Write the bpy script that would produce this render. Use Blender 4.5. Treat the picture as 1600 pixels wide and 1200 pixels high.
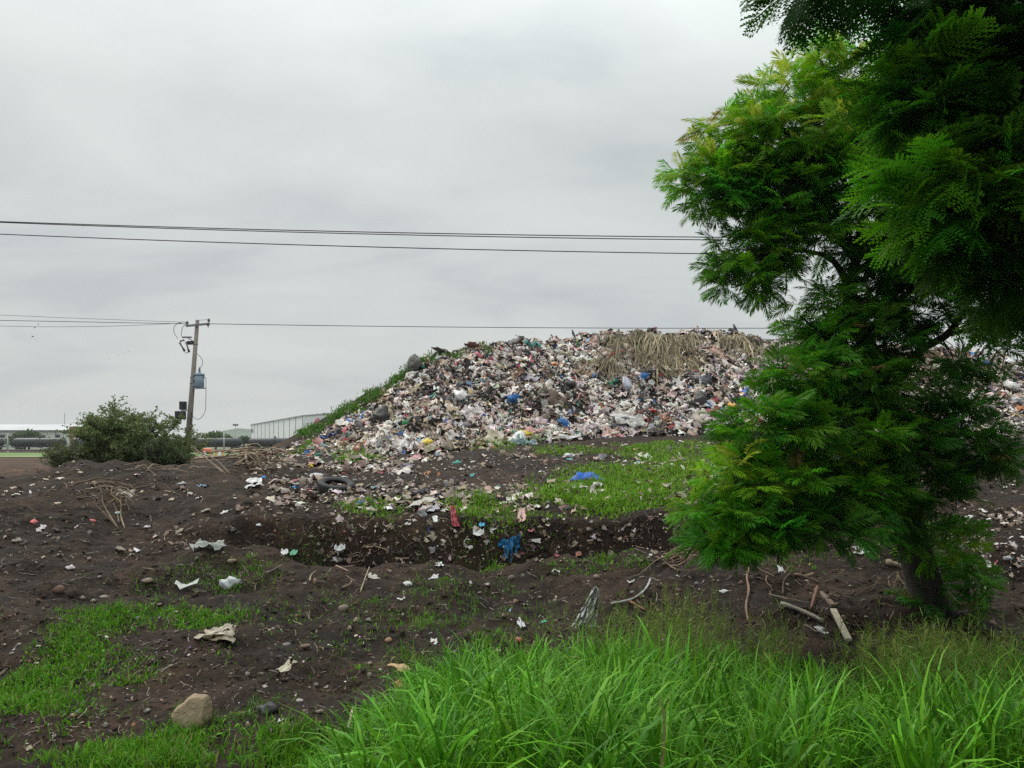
import bpy, math, random
import numpy as np
from mathutils import Matrix, Vector, Euler

for o in list(bpy.data.objects):
    bpy.data.objects.remove(o, do_unlink=True)
R = math.radians
scene = bpy.context.scene
C = scene.collection
rng = np.random.default_rng(11)
random.seed(5)

# ------------------------------------------------------------------ camera
CAMZ = 3.0
F, CX, HY = 1200.0, 800.0, 690.0          # focal length, centre column and horizon row of the 1600 x 1200 photograph
cam_d = bpy.data.cameras.new('camera')
cam_d.sensor_width = 36.0
cam_d.lens = 27.0
cam_d.shift_y = (HY - 600.0) / 1600.0
cam_d.clip_start = 0.05
cam_d.clip_end = 12000
cam = bpy.data.objects.new('camera', cam_d)
cam.location = (0, 0, CAMZ)
cam.rotation_euler = (R(90), 0, 0)
C.objects.link(cam)
scene.camera = cam

# ------------------------------------------------------------------ sky
SUN_EL, SUN_AZ = 50.0, -50.0               # azimuth measured from +Y towards +X
world = bpy.data.worlds.new('World')
scene.world = world
world.use_nodes = True
nt = world.node_tree
for n in list(nt.nodes):
    nt.nodes.remove(n)
W = nt.nodes.new
out = W('ShaderNodeOutputWorld')
bg_sky = W('ShaderNodeBackground'); bg_sky.inputs['Strength'].default_value = 0.05
sky = W('ShaderNodeTexSky'); sky.sky_type = 'NISHITA'; sky.sun_disc = False
sky.sun_elevation = R(SUN_EL); sky.sun_rotation = R(SUN_AZ)
sky.air_density = 1.0; sky.dust_density = 4.0
nt.links.new(sky.outputs['Color'], bg_sky.inputs['Color'])
tc = W('ShaderNodeTexCoord')
sep = W('ShaderNodeSeparateXYZ'); nt.links.new(tc.outputs['Generated'], sep.inputs[0])
# cloud sheet: direction projected on a flat layer, so the clouds stretch towards the horizon
mx = W('ShaderNodeMath'); mx.operation = 'MAXIMUM'; mx.inputs[1].default_value = 0.0
nt.links.new(sep.outputs['Z'], mx.inputs[0])
ad = W('ShaderNodeMath'); ad.operation = 'ADD'; ad.inputs[1].default_value = 0.22
nt.links.new(mx.outputs[0], ad.inputs[0])
dv = W('ShaderNodeVectorMath'); dv.operation = 'DIVIDE'
cmb = W('ShaderNodeCombineXYZ')
for k in range(3):
    nt.links.new(ad.outputs[0], cmb.inputs[k])
nt.links.new(tc.outputs['Generated'], dv.inputs[0]); nt.links.new(cmb.outputs[0], dv.inputs[1])
mp = W('ShaderNodeMapping'); mp.inputs['Location'].default_value = (2.3, 1.1, 0.0); mp.inputs['Rotation'].default_value = (0, 0, R(28))
mp.inputs['Scale'].default_value = (0.75, 1.25, 0.8)
nt.links.new(dv.outputs[0], mp.inputs['Vector'])
n1 = W('ShaderNodeTexNoise'); n1.inputs['Scale'].default_value = 1.25; n1.inputs['Detail'].default_value = 9; n1.inputs['Roughness'].default_value = 0.53
n1.inputs['Distortion'].default_value = 0.35
nt.links.new(mp.outputs[0], n1.inputs['Vector'])
rp = W('ShaderNodeValToRGB')
rp.color_ramp.elements[0].position = 0.36; rp.color_ramp.elements[0].color = (0.43, 0.472, 0.485, 1)
rp.color_ramp.elements[1].position = 0.64; rp.color_ramp.elements[1].color = (0.605, 0.65, 0.635, 1)
e = rp.color_ramp.elements.new(0.5); e.color = (0.54, 0.578, 0.573, 1)
nt.links.new(n1.outputs['Fac'], rp.inputs['Fac'])
# near the horizon the layer merges to an even pale grey, towards the zenith an overcast sky grows brighter
mr = W('ShaderNodeMapRange'); mr.inputs['From Min'].default_value = 0.0; mr.inputs['From Max'].default_value = 0.3
mr.inputs['To Min'].default_value = 0.3; mr.inputs['To Max'].default_value = 1.0
nt.links.new(sep.outputs['Z'], mr.inputs['Value'])
mixh = W('ShaderNodeMix'); mixh.data_type = 'RGBA'
mixh.inputs[6].default_value = (0.53, 0.54, 0.538, 1)
nt.links.new(mr.outputs[0], mixh.inputs[0]); nt.links.new(rp.outputs['Color'], mixh.inputs[7])
mz = W('ShaderNodeMapRange'); mz.inputs['From Min'].default_value = 0.38; mz.inputs['From Max'].default_value = 1.0
mz.inputs['To Min'].default_value = 1.0; mz.inputs['To Max'].default_value = 3.0
nt.links.new(sep.outputs['Z'], mz.inputs['Value'])
bg_cl = W('ShaderNodeBackground')
nt.links.new(mixh.outputs[2], bg_cl.inputs['Color']); nt.links.new(mz.outputs[0], bg_cl.inputs['Strength'])
mixs = W('ShaderNodeMixShader'); mixs.inputs[0].default_value = 0.93
nt.links.new(bg_sky.outputs[0], mixs.inputs[1]); nt.links.new(bg_cl.outputs[0], mixs.inputs[2])
nt.links.new(mixs.outputs[0], out.inputs['Surface'])

sun_d = bpy.data.lights.new('sun', 'SUN')
sun_d.energy = 1.5
sun_d.angle = R(28)
sun_d.color = (1.0, 0.965, 0.91)
sun = bpy.data.objects.new('sun', sun_d)
sdir = Vector((math.sin(R(SUN_AZ)) * math.cos(R(SUN_EL)), math.cos(R(SUN_AZ)) * math.cos(R(SUN_EL)), math.sin(R(SUN_EL))))
sun.rotation_euler = sdir.to_track_quat('Z', 'Y').to_euler()
sun.location = (0, 0, 40)
C.objects.link(sun)

vs = scene.view_settings
vs.view_transform = 'Standard'; vs.look = 'None'; vs.gamma = 1.0; vs.exposure = 0.25; vs.use_curve_mapping = False
scene.render.engine = 'CYCLES'
scene.cycles.max_bounces = 6
scene.cycles.diffuse_bounces = 3
scene.cycles.transmission_bounces = 4
scene.cycles.volume_bounces = 1
scene.cycles.use_adaptive_sampling = False
scene.cycles.sample_clamp_indirect = 3.0
scene.cycles.use_denoising = False

# ------------------------------------------------------------------ materials
MATS = {}
def new_mat(name):
    m = bpy.data.materials.new(name); m.use_nodes = True
    t = m.node_tree
    for n in list(t.nodes):
        t.nodes.remove(n)
    o = t.nodes.new('ShaderNodeOutputMaterial')
    return m, t, o
def ramp(t, stops):
    r = t.nodes.new('ShaderNodeValToRGB')
    el = r.color_ramp.elements
    el[0].position, el[0].color = stops[0][0], (*stops[0][1], 1)
    el[1].position, el[1].color = stops[-1][0], (*stops[-1][1], 1)
    for p, c in stops[1:-1]:
        x = el.new(p); x.color = (*c, 1)
    return r
def noise(t, scale, detail=5, rough=0.55, vec=None, dist=0.0):
    n = t.nodes.new('ShaderNodeTexNoise')
    n.inputs['Scale'].default_value = scale; n.inputs['Detail'].default_value = detail
    n.inputs['Roughness'].default_value = rough; n.inputs['Distortion'].default_value = dist
    if vec is not None:
        t.links.new(vec, n.inputs['Vector'])
    return n
def bump(t, hgt, strength, dist, nrm=None):
    b = t.nodes.new('ShaderNodeBump'); b.inputs['Strength'].default_value = strength; b.inputs['Distance'].default_value = dist
    t.links.new(hgt, b.inputs['Height'])
    if nrm is not None:
        t.links.new(nrm, b.inputs['Normal'])
    return b
def mixc(t, mode, fac, a, b):
    m = t.nodes.new('ShaderNodeMix'); m.data_type = 'RGBA'; m.blend_type = mode
    if hasattr(fac, 'links') or hasattr(fac, 'is_output'):
        t.links.new(fac, m.inputs[0])
    else:
        m.inputs[0].default_value = fac
    for s, v in ((6, a), (7, b)):
        if hasattr(v, 'is_output'):
            t.links.new(v, m.inputs[s])
        else:
            m.inputs[s].default_value = (*v, 1)
    return m.outputs[2]
def plain(name, col, rough=0.7, var=0.25, scale=6.0, metal=0.0, bmp=0.2, bscale=25.0, bdist=0.01, coords='Object'):
    """an opaque surface in one colour with grain, blotches and fine relief"""
    if name in MATS:
        return MATS[name]
    m, t, o = new_mat(name)
    p = t.nodes.new('ShaderNodeBsdfPrincipled')
    tcx = t.nodes.new('ShaderNodeTexCoord')
    n = noise(t, scale, 6, 0.6, tcx.outputs[coords])
    r = ramp(t, [(0.3, tuple(c * (1 - var) for c in col)), (0.7, tuple(min(1, c * (1 + var)) for c in col))])
    t.links.new(n.outputs['Fac'], r.inputs['Fac'])
    t.links.new(r.outputs['Color'], p.inputs['Base Color'])
    p.inputs['Roughness'].default_value = rough; p.inputs['Metallic'].default_value = metal
    n2 = noise(t, bscale, 5, 0.6, tcx.outputs[coords])
    b = bump(t, n2.outputs['Fac'], bmp, bdist)
    t.links.new(b.outputs[0], p.inputs['Normal'])
    t.links.new(p.outputs[0], o.inputs['Surface'])
    MATS[name] = m
    return m
def tinted(name, source, rough=0.6, transl=0.0, spec=0.4, dirt=0.35, dscale=3.0, bmp=0.3, bscale=14.0, bdist=0.03, dirtcol=(0.09, 0.07, 0.055)):
    """colour from the piece itself (colour attribute 'col' or the object's own colour), with blotchy dirt"""
    m, t, o = new_mat(name)
    if source == 'attr':
        a = t.nodes.new('ShaderNodeAttribute'); a.attribute_name = 'col'; base = a.outputs['Color']
    else:
        a = t.nodes.new('ShaderNodeObjectInfo'); base = a.outputs['Color']
    geo = t.nodes.new('ShaderNodeNewGeometry')
    p = t.nodes.new('ShaderNodeBsdfPrincipled')
    if dirt > 0:
        n = noise(t, dscale, 5, 0.65, geo.outputs['Position'])
        rr = ramp(t, [(0.42, (0, 0, 0)), (0.75, (dirt, dirt, dirt))])
        t.links.new(n.outputs['Fac'], rr.inputs['Fac'])
        base = mixc(t, 'MIX', rr.outputs['Color'], base, dirtcol)
    t.links.new(base, p.inputs['Base Color'])
    p.inputs['Roughness'].default_value = rough
    p.inputs['Specular IOR Level'].default_value = spec
    if bmp > 0:
        n2 = noise(t, bscale, 4, 0.6, geo.outputs['Position'], 0.4)
        b = bump(t, n2.outputs['Fac'], bmp, bdist)
        t.links.new(b.outputs[0], p.inputs['Normal'])
    sh = p.outputs[0]
    if transl > 0:
        tr = t.nodes.new('ShaderNodeBsdfTranslucent')
        t.links.new(base, tr.inputs['Color'])
        ms = t.nodes.new('ShaderNodeMixShader'); ms.inputs[0].default_value = transl
        t.links.new(p.outputs[0], ms.inputs[1]); t.links.new(tr.outputs[0], ms.inputs[2])
        sh = ms.outputs[0]
    t.links.new(sh, o.inputs['Surface'])
    MATS[name] = m
    return m

M_LEAF = tinted('leaf_mass', 'attr', 0.5, 0.52, 0.22, dirt=0, bmp=0)
M_LEAF_O = tinted('leaf_single', 'object', 0.5, 0.52, 0.22, dirt=0, bmp=0)
M_GRASS = tinted('grass_blades', 'attr', 0.5, 0.28, 0.22, dirt=0, bmp=0)
M_TRASH = tinted('rubbish_mixed', 'attr', 0.62, 0.0, 0.35, dirt=0.4, dscale=4.5, dirtcol=(0.24, 0.175, 0.13))
M_TRASH_O = tinted('rubbish_single', 'object', 0.55, 0.0, 0.35, dirt=0.7, dscale=6.0, bscale=22, bmp=0.35, bdist=0.02)
M_STONE_A = tinted('pebbles', 'attr', 0.93, 0.0, 0.2, dirt=0.75, dscale=9.0, bscale=45, bmp=0.7, bdist=0.02, dirtcol=(0.030, 0.022, 0.017))
M_STONE_O = tinted('stone_single', 'object', 0.9, 0.0, 0.25, dirt=0.6, dscale=9.0, bscale=40, bmp=0.5, bdist=0.012, dirtcol=(0.07, 0.055, 0.045))
M_WOOD_O = tinted('dead_wood', 'object', 0.85, 0.0, 0.25, dirt=0.5, dscale=8.0, bscale=45, bmp=0.5, bdist=0.01)
M_STRAW = tinted('dry_straw', 'attr', 0.8, 0.15, 0.3, dirt=0.25, dscale=2.0, bmp=0)

def soil_material():
    m, t, o = new_mat('soil')
    p = t.nodes.new('ShaderNodeBsdfPrincipled')
    geo = t.nodes.new('ShaderNodeNewGeometry')
    P = geo.outputs['Position']
    big = noise(t, 0.42, 6, 0.66, P, 0.4)
    mid = noise(t, 2.3, 7, 0.68, P, 0.3)
    fine = noise(t, 17.0, 8, 0.75, P)
    r1 = ramp(t, [(0.3, (0.0126, 0.0081, 0.0055)), (0.55, (0.0275, 0.0180, 0.0124)), (0.75, (0.063, 0.042, 0.029))])
    t.links.new(mid.outputs['Fac'], r1.inputs['Fac'])
    r2 = ramp(t, [(0.34, (0.45, 0.43, 0.42)), (0.5, (1.0, 0.98, 0.95)), (0.68, (1.75, 1.65, 1.5))])
    t.links.new(fine.outputs['Fac'], r2.inputs['Fac'])
    c = mixc(t, 'MULTIPLY', 1.0, r1.outputs['Color'], r2.outputs['Color'])
    r3 = ramp(t, [(0.34, (0.62, 0.62, 0.62)), (0.5, (1.0, 0.97, 0.94)), (0.66, (1.75, 1.56, 1.42))])
    t.links.new(big.outputs['Fac'], r3.inputs['Fac'])
    c = mixc(t, 'MULTIPLY', 1.0, c, r3.outputs['Color'])
    # the ploughed field behind the bank is drier, lighter earth
    sx = t.nodes.new('ShaderNodeSeparateXYZ'); t.links.new(P, sx.inputs[0])
    mrr = t.nodes.new('ShaderNodeMapRange'); mrr.inputs['From Min'].default_value = 27; mrr.inputs['From Max'].default_value = 34
    t.links.new(sx.outputs['Y'], mrr.inputs['Value'])
    mrx = t.nodes.new('ShaderNodeMapRange'); mrx.inputs['From Min'].default_value = -14; mrx.inputs['From Max'].default_value = -17
    t.links.new(sx.outputs['X'], mrx.inputs['Value'])
    ml = t.nodes.new('ShaderNodeMath'); ml.operation = 'MULTIPLY'
    t.links.new(mrr.outputs[0], ml.inputs[0]); t.links.new(mrx.outputs[0], ml.inputs[1])
    dry = mixc(t, 'MULTIPLY', 1.0, c, (2.4, 2.2, 2.0))
    c = mixc(t, 'MIX', ml.outputs[0], c, dry)
    t.links.new(c, p.inputs['Base Color'])
    p.inputs['Roughness'].default_value = 0.93
    p.inputs['Specular IOR Level'].default_value = 0.25
    b1 = bump(t, mid.outputs['Fac'], 0.7, 0.12)
    b2 = bump(t, fine.outputs['Fac'], 0.75, 0.04, b1.outputs[0])
    t.links.new(b2.outputs[0], p.inputs['Normal'])
    t.links.new(p.outputs[0], o.inputs['Surface'])
    return m
M_SOIL = soil_material()

def bark_material():
    m, t, o = new_mat('bark')
    p = t.nodes.new('ShaderNodeBsdfPrincipled')
    tcx = t.nodes.new('ShaderNodeTexCoord')
    mpn = t.nodes.new('ShaderNodeMapping'); mpn.inputs['Scale'].default_value = (14, 14, 3)
    t.links.new(tcx.outputs['Object'], mpn.inputs['Vector'])
    n = noise(t, 1.6, 8, 0.7, mpn.outputs[0], 0.6)
    r = ramp(t, [(0.32, (0.018, 0.015, 0.012)), (0.55, (0.05, 0.042, 0.034)), (0.78, (0.10, 0.088, 0.07))])
    t.links.new(n.outputs['Fac'], r.inputs['Fac'])
    t.links.new(r.outputs['Color'], p.inputs['Base Color'])
    p.inputs['Roughness'].default_value = 0.9
    b = bump(t, n.outputs['Fac'], 0.9, 0.03)
    t.links.new(b.outputs[0], p.inputs['Normal'])
    t.links.new(p.outputs[0], o.inputs['Surface'])
    return m
M_BARK = bark_material()
M_TWIG = plain('twig', (0.05, 0.042, 0.033), 0.85)

# ------------------------------------------------------------------ object helpers
def make_mesh(name, V, T, smooth=False, col=None):
    """V (n,3), T: (m,3) or list of polygons"""
    me = bpy.data.meshes.new(name)
    V = np.asarray(V, dtype=np.float32)
    if isinstance(T, np.ndarray) and T.ndim == 2:
        m, k = T.shape
        me.vertices.add(len(V)); me.vertices.foreach_set('co', V.ravel())
        me.loops.add(m * k); me.loops.foreach_set('vertex_index', T.astype(np.int32).ravel())
        me.polygons.add(m)
        me.polygons.foreach_set('loop_start', np.arange(0, m * k, k, dtype=np.int32))
        me.polygons.foreach_set('loop_total', np.full(m, k, dtype=np.int32))
        me.update(calc_edges=True)
    else:
        me.from_pydata(V.tolist(), [], [list(f) for f in T])
        me.update()
    if smooth:
        me.polygons.foreach_set('use_smooth', np.ones(len(me.polygons), dtype=bool))
    if col is not None:
        a = me.color_attributes.new('col', 'FLOAT_COLOR', 'POINT')
        cc = np.ones((len(V), 4), dtype=np.float32); cc[:, :3] = col
        a.data.foreach_set('color', cc.ravel())
    return me
def mk(name, me, mat=None, parent=None, label=None, cat=None, group=None, kind=None, loc=None, mw=None, color=None):
    o = bpy.data.objects.new(name, me)
    C.objects.link(o)
    if me is not None and mat is not None and len(me.materials) == 0:
        me.materials.append(mat)
    if parent is not None:
        o.parent = parent
    if loc is not None:
        o.location = loc
    if mw is not None:
        o.matrix_local = mw
    if color is not None:
        o.color = (*color, 1)
    if label: o['label'] = label
    if cat: o['category'] = cat
    if group: o['group'] = group
    if kind: o['kind'] = kind
    return o
def empty(name, loc, label, cat, group=None, rz=0.0):
    o = mk(name, None, label=label, cat=cat, group=group, loc=loc)
    o.rotation_euler = (0, 0, rz)
    o.empty_display_size = 0.2
    return o

class MB:
    """collects boxes, tubes, lathes into one polygon soup"""
    def __init__(s): s.v = []; s.f = []
    def add(s, v, f):
        k = len(s.v); s.v += [tuple(map(float, p)) for p in v]; s.f += [tuple(i + k for i in q) for q in f]
    def box(s, c, d, rot=None):
        hx, hy, hz = d[0] / 2, d[1] / 2, d[2] / 2
        v = [Vector((x, y, z)) for x in (-hx, hx) for y in (-hy, hy) for z in (-hz, hz)]
        if rot is not None:
            e = Euler(rot).to_matrix(); v = [e @ p for p in v]
        v = [p + Vector(c) for p in v]
        s.add(v, [(0, 1, 3, 2), (4, 6, 7, 5), (0, 4, 5, 1), (2, 3, 7, 6), (0, 2, 6, 4), (1, 5, 7, 3)])
    def tube(s, pts, rad, n=8, caps=True):
        pts = [Vector(p) for p in pts]
        if not hasattr(rad, '__len__'): rad = [rad] * len(pts)
        v = []; f = []
        up = Vector((0.13, 0.21, 0.97))
        for i, p in enumerate(pts):
            d = (pts[min(i + 1, len(pts) - 1)] - pts[max(i - 1, 0)])
            d = d.normalized() if d.length > 1e-9 else Vector((0, 0, 1))
            a = d.cross(up)
            if a.length < 0.1: a = d.cross(Vector((1, 0, 0)))
            a.normalize(); b = d.cross(a)
            for k in range(n):
                t = 2 * math.pi * k / n
                v.append(p + (a * math.cos(t) + b * math.sin(t)) * rad[i])
        for i in range(len(pts) - 1):
            for k in range(n):
                f.append((i * n + k, i * n + (k + 1) % n, (i + 1) * n + (k + 1) % n, (i + 1) * n + k))
        if caps:
            f.append(tuple(range(n - 1, -1, -1))); f.append(tuple((len(pts) - 1) * n + k for k in range(n)))
        s.add(v, f)
    def lathe(s, prof, c=(0, 0, 0), n=20, axis='z'):
        v = []; f = []
        for (r, h) in prof:
            for k in range(n):
                t = 2 * math.pi * k / n
                q = (r * math.cos(t), r * math.sin(t), h)
                if axis == 'x': q = (h, r * math.cos(t), r * math.sin(t))
                if axis == 'y': q = (r * math.cos(t), h, r * math.sin(t))
                v.append((q[0] + c[0], q[1] + c[1], q[2] + c[2]))
        for i in range(len(prof) - 1):
            for k in range(n):
                f.append((i * n + k, i * n + (k + 1) % n, (i + 1) * n + (k + 1) % n, (i + 1) * n + k))
        f.append(tuple(range(n - 1, -1, -1))); f.append(tuple((len(prof) - 1) * n + k for k in range(n)))
        s.add(v, f)
    def mesh(s, name='m', smooth=False):
        return make_mesh(name, s.v, s.f, smooth)

def catmull(P, n=6):
    P = [np.array(p, float) for p in P]
    if len(P) < 3:
        return [P[0] + (P[-1] - P[0]) * i / n for i in range(n + 1)]
    Q = [2 * P[0] - P[1]] + P + [2 * P[-1] - P[-2]]
    o = []
    for i in range(1, len(Q) - 2):
        a, b, c, d = Q[i - 1:i + 3]
        for k in range(n):
            t = k / n
            o.append(0.5 * (2 * b + (c - a) * t + (2 * a - 5 * b + 4 * c - d) * t * t + (-a + 3 * b - 3 * c + d) * t ** 3))
    o.append(P[-1])
    return o

# ------------------------------------------------------------------ value noise
_tab = np.random.default_rng(3).random((8, 256, 256)).astype(np.float32)
def vnoise(x, y, seed=0):
    xi = np.floor(x).astype(np.int64); yi = np.floor(y).astype(np.int64)
    u = x - xi; v = y - yi
    u = u * u * (3 - 2 * u); v = v * v * (3 - 2 * v)
    t = _tab[seed]
    a = t[xi & 255, yi & 255]; b = t[(xi + 1) & 255, yi & 255]; c = t[xi & 255, (yi + 1) & 255]; d = t[(xi + 1) & 255, (yi + 1) & 255]
    return (a * (1 - u) + b * u) * (1 - v) + (c * (1 - u) + d * u) * v - 0.5
def fbm(x, y, s, octaves=4, gain=0.5, seed=0):
    r = 0; a = 1.0
    for k in range(octaves):
        r = r + a * vnoise(x * s + 17.3 * k, y * s + 9.1 * k, (seed + k) % 8)
        s *= 2.03; a *= gain
    return r

# ------------------------------------------------------------------ the lie of the land (heights along lines of sight from the road bank)
def zz(Y, py):
    return CAMZ - Y * (py - HY) / F
def prof(*a):
    return [(q[0], q[2]) if len(q) == 3 else (q[0], zz(*q)) for q in a]
NEAR = [(-12, 0, 1.4), (0, 0, 1.4), (2.5, 0, 1.05), (5, 0, 0.42)]
FAR = [(75, 0, 1.2), (130, 0, 0.75), (200, 0, 0.0), (5000, 0, 0.0)]
COLS = {
 -500: prof(*NEAR, (7, 0, 0.03), (9, 0, 0.25), (11, 0, 0.5), (13, 0, 0.8), (16, 0, 1.0), (19, 0, 1.3), (23, 0, 1.6), (28, 0, 1.3), (40, 0, 1.2), *FAR),
 0:    prof(*NEAR, (7, 1196), (9, 1062), (11, 966), (12.9, 916), (13.5, 880), (14.6, 850), (15.2, 0, 0.80), (16.1, 0, 0.82), (16.7, 832), (17.8, 803), (20, 770), (22, 752), (24.5, 0, 1.72), (28, 0, 1.35), (40, 0, 1.2), *FAR),
 110:  prof(*NEAR, (7, 1196), (9, 1062), (11, 968), (12.9, 918), (13.6, 882), (14.6, 856), (15.2, 0, 0.75), (16.1, 0, 0.78), (16.7, 838), (17.6, 812), (20, 772), (23, 730), (24.5, 0, 2.1), (28, 0, 1.5), (40, 0, 1.2), *FAR),
 230:  prof(*NEAR, (7, 1196), (9, 1062), (11, 970), (12.9, 922), (13.8, 884), (14.7, 860), (15.2, 0, 0.62), (16.2, 0, 0.65), (16.8, 840), (17.3, 824), (20, 782), (24, 722), (26, 0, 2.2), (30, 0, 1.75), (42, 0, 1.3), *FAR),
 400:  prof(*NEAR, (7, 1196), (9, 1065), (11, 972), (13, 924), (14, 884), (15, 858), (15.5, 0, 0.5), (16.7, 0, 0.5), (17.1, 812), (20, 780), (24, 742), (28, 722), (33, 0, 2.2), (50, 0, 1.9), *FAR),
 600:  prof(*NEAR, (7, 1196), (9, 1068), (11, 982), (13, 936), (14, 900), (15, 877), (15.4, 0, -0.3), (16.8, 0, -0.3), (17.2, 812), (17.8, 800), (21, 772), (28, 735), (47, 713), (60, 0, 1.9), *FAR),
 800:  prof(*NEAR, (7, 0, 0.05), (9, 0, 0.28), (11, 990), (13, 940), (14.2, 903), (15.4, 879), (15.8, 0, -0.5), (17.2, 0, -0.5), (17.6, 808), (18.2, 797), (24, 757), (35, 722), (49, 698), (60, 0, 2.4), *FAR),
 1000: prof(*NEAR, (7, 0, 0.05), (9, 0, 0.35), (11, 978), (13, 915), (15.2, 870), (15.6, 0, -0.4), (17.2, 0, -0.4), (17.6, 806), (18.2, 794), (24, 755), (35, 718), (51, 682), (60, 0, 3.2), *FAR),
 1120: prof(*NEAR, (7, 0, 0.08), (9, 0, 0.45), (11, 970), (13, 900), (14.5, 862), (15.0, 0, 0.2), (16.6, 0, 0.2), (17.1, 812), (17.8, 800), (24, 752), (35, 716), (52, 679), (60, 0, 3.3), *FAR),
 1350: prof(*NEAR, (7, 0, 0.10), (9, 0, 0.5), (11, 960), (13, 885), (14.2, 855), (14.8, 0, 0.6), (16.2, 0, 0.6), (17, 815), (18, 795), (24, 748), (35, 714), (52, 684), (60, 0, 3.0), *FAR),
 1600: prof(*NEAR, (7, 0, 0.12), (9, 0, 0.45), (11, 942), (12, 912), (12.4, 0, 0.3), (13.8, 0, 0.3), (14.4, 862), (15.2, 846), (20, 775), (30, 722), (48, 690), (60, 0, 3.0), *FAR),
 2200: prof(*NEAR, (7, 0, 0.12), (9, 0, 0.45), (11, 0, 0.6), (14, 0, 0.7), (17, 0, 1.1), (24, 0, 1.6), (48, 0, 3.0), (60, 0, 3.0), *FAR),
}
YT = np.concatenate([np.linspace(-12, 4, 17), np.geomspace(4.2, 80, 620), np.geomspace(82, 5000, 40)])
PT = np.array(sorted(COLS), float)
ZT = np.array([np.interp(YT, [q[0] for q in COLS[int(p)]], [q[1] for q in COLS[int(p)]]) for p in PT])
# soften the creases of the profiles
for it in range(2):
    ZT[:, 1:-1] = 0.25 * ZT[:, :-2] + 0.5 * ZT[:, 1:-1] + 0.25 * ZT[:, 2:]
def colrow(x, y):
    px = CX + F * x / np.maximum(y, 4.0)
    ci = np.clip(np.searchsorted(PT, px) - 1, 0, len(PT) - 2)
    u = np.clip((px - PT[ci]) / (PT[ci + 1] - PT[ci]), 0, 1)
    u = u * u * (3 - 2 * u) * 0.6 + u * 0.4
    return px, ci, u
def ground0(x, y):
    x = np.asarray(x, float); y = np.asarray(y, float)
    wob = 0.55 * fbm(x, y * 0 + 3.0, 0.45, 3, 0.5, 2)
    amt = np.clip((y - 12.0) / 2.5, 0, 1) * np.clip((26 - y) / 5, 0, 1)
    ys = y + wob * amt
    px, ci, u = colrow(x, y)
    yi = np.clip(np.searchsorted(YT, ys) - 1, 0, len(YT) - 2)
    v = np.clip((ys - YT[yi]) / (YT[yi + 1] - YT[yi]), 0, 1)
    return (ZT[ci, yi] * (1 - v) + ZT[ci, yi + 1] * v) * (1 - u) + (ZT[ci + 1, yi] * (1 - v) + ZT[ci + 1, yi + 1] * v) * u
def ground(x, y):
    x = np.asarray(x, float); y = np.asarray(y, float)
    z = ground0(x, y)
    amp = np.clip((75 - y) / 40, 0.0, 1)
    amp = amp * np.where(y < 9, 0.7, 1.0)
    rough = fbm(x, y, 0.55, 3, 0.55, 1) * 0.34 + fbm(x, y, 2.1, 3, 0.6, 3) * 0.14 + np.abs(fbm(x, y, 5.5, 3, 0.6, 5)) * 0.075
    return z + rough * amp
# the waste mound: toe and crest along each line of sight
MC = np.array([  # px, toe distance, toe row, crest distance, crest row
 (372, 50, 717, 51, 716), (405, 49.5, 717, 53, 707), (435, 49, 717, 54, 691), (462, 48.5, 717, 55, 677), (498, 48, 717, 56, 658), (520, 48, 716, 56.5, 644), (572, 48, 714, 57.5, 614), (628, 48, 710, 59, 587), (640, 48, 710, 59.5, 572), (655, 48, 709, 60, 564),
 (684, 48, 707, 61, 550), (740, 48.5, 703, 62, 545), (785, 49, 700, 63.5, 541), (800, 49, 699, 64, 536), (850, 49.5, 694, 64, 538), (890, 50, 690, 65, 532), (960, 51, 684, 66, 524), (1090, 52, 678, 66, 519),
 (1140, 52, 680, 66, 524), (1200, 52, 682, 66, 531), (1300, 52, 686, 66, 540), (1500, 52, 688, 68, 552), (1600, 52, 688, 68, 566), (1800, 52, 690, 70, 590), (2100, 54, 694, 70, 640)], float)
def mound_at(px, t):
    """a point of the mound's face: t = 0 at the toe, 1 at the crest, beyond 1 on the top behind"""
    px = np.asarray(px, float); t = np.asarray(t, float)
    yt = np.interp(px, MC[:, 0], MC[:, 1]); pt = np.interp(px, MC[:, 0], MC[:, 2]); yc = np.interp(px, MC[:, 0], MC[:, 3]); pc = np.interp(px, MC[:, 0], MC[:, 4])
    zt = CAMZ - yt * (pt - HY) / F; zc = CAMZ - yc * (pc - HY) / F
    Y = yt + (yc - yt) * t
    s = np.clip(t, -0.3, 1)
    s = np.where(s > 0, s ** 0.88, s)
    back = np.clip(t - 1, 0, 10)
    Z = zt + (zc - zt) * s - back * back * 0.9 - back * 0.25
    X = (px - CX) / F * Y
    k = np.clip((zc - zt) / 4.0, 0, 1) * np.clip(t * 5, 0, 1) * (1 - 0.75 * np.clip((660 - px) / 40, 0, 1) * np.clip((t - 0.6) * 4, 0, 1))
    Z = Z + k * (fbm(X, Y, 0.33, 3, 0.55, 4) * 1.15 * np.clip(1.25 - t, 0.25, 1) + fbm(X, Y, 1.15, 3, 0.6, 6) * 0.75)
    return X, Y, Z
def surf_normal(x, y, e=0.25):
    dx = (ground(x + e, y) - ground(x - e, y)) / (2 * e); dy = (ground(x, y + e) - ground(x, y - e)) / (2 * e)
    n = np.stack([-dx, -dy, np.ones_like(dx)], -1)
    return n / np.linalg.norm(n, axis=-1, keepdims=True)
YR = np.geomspace(5.2, 62, 190)
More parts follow.
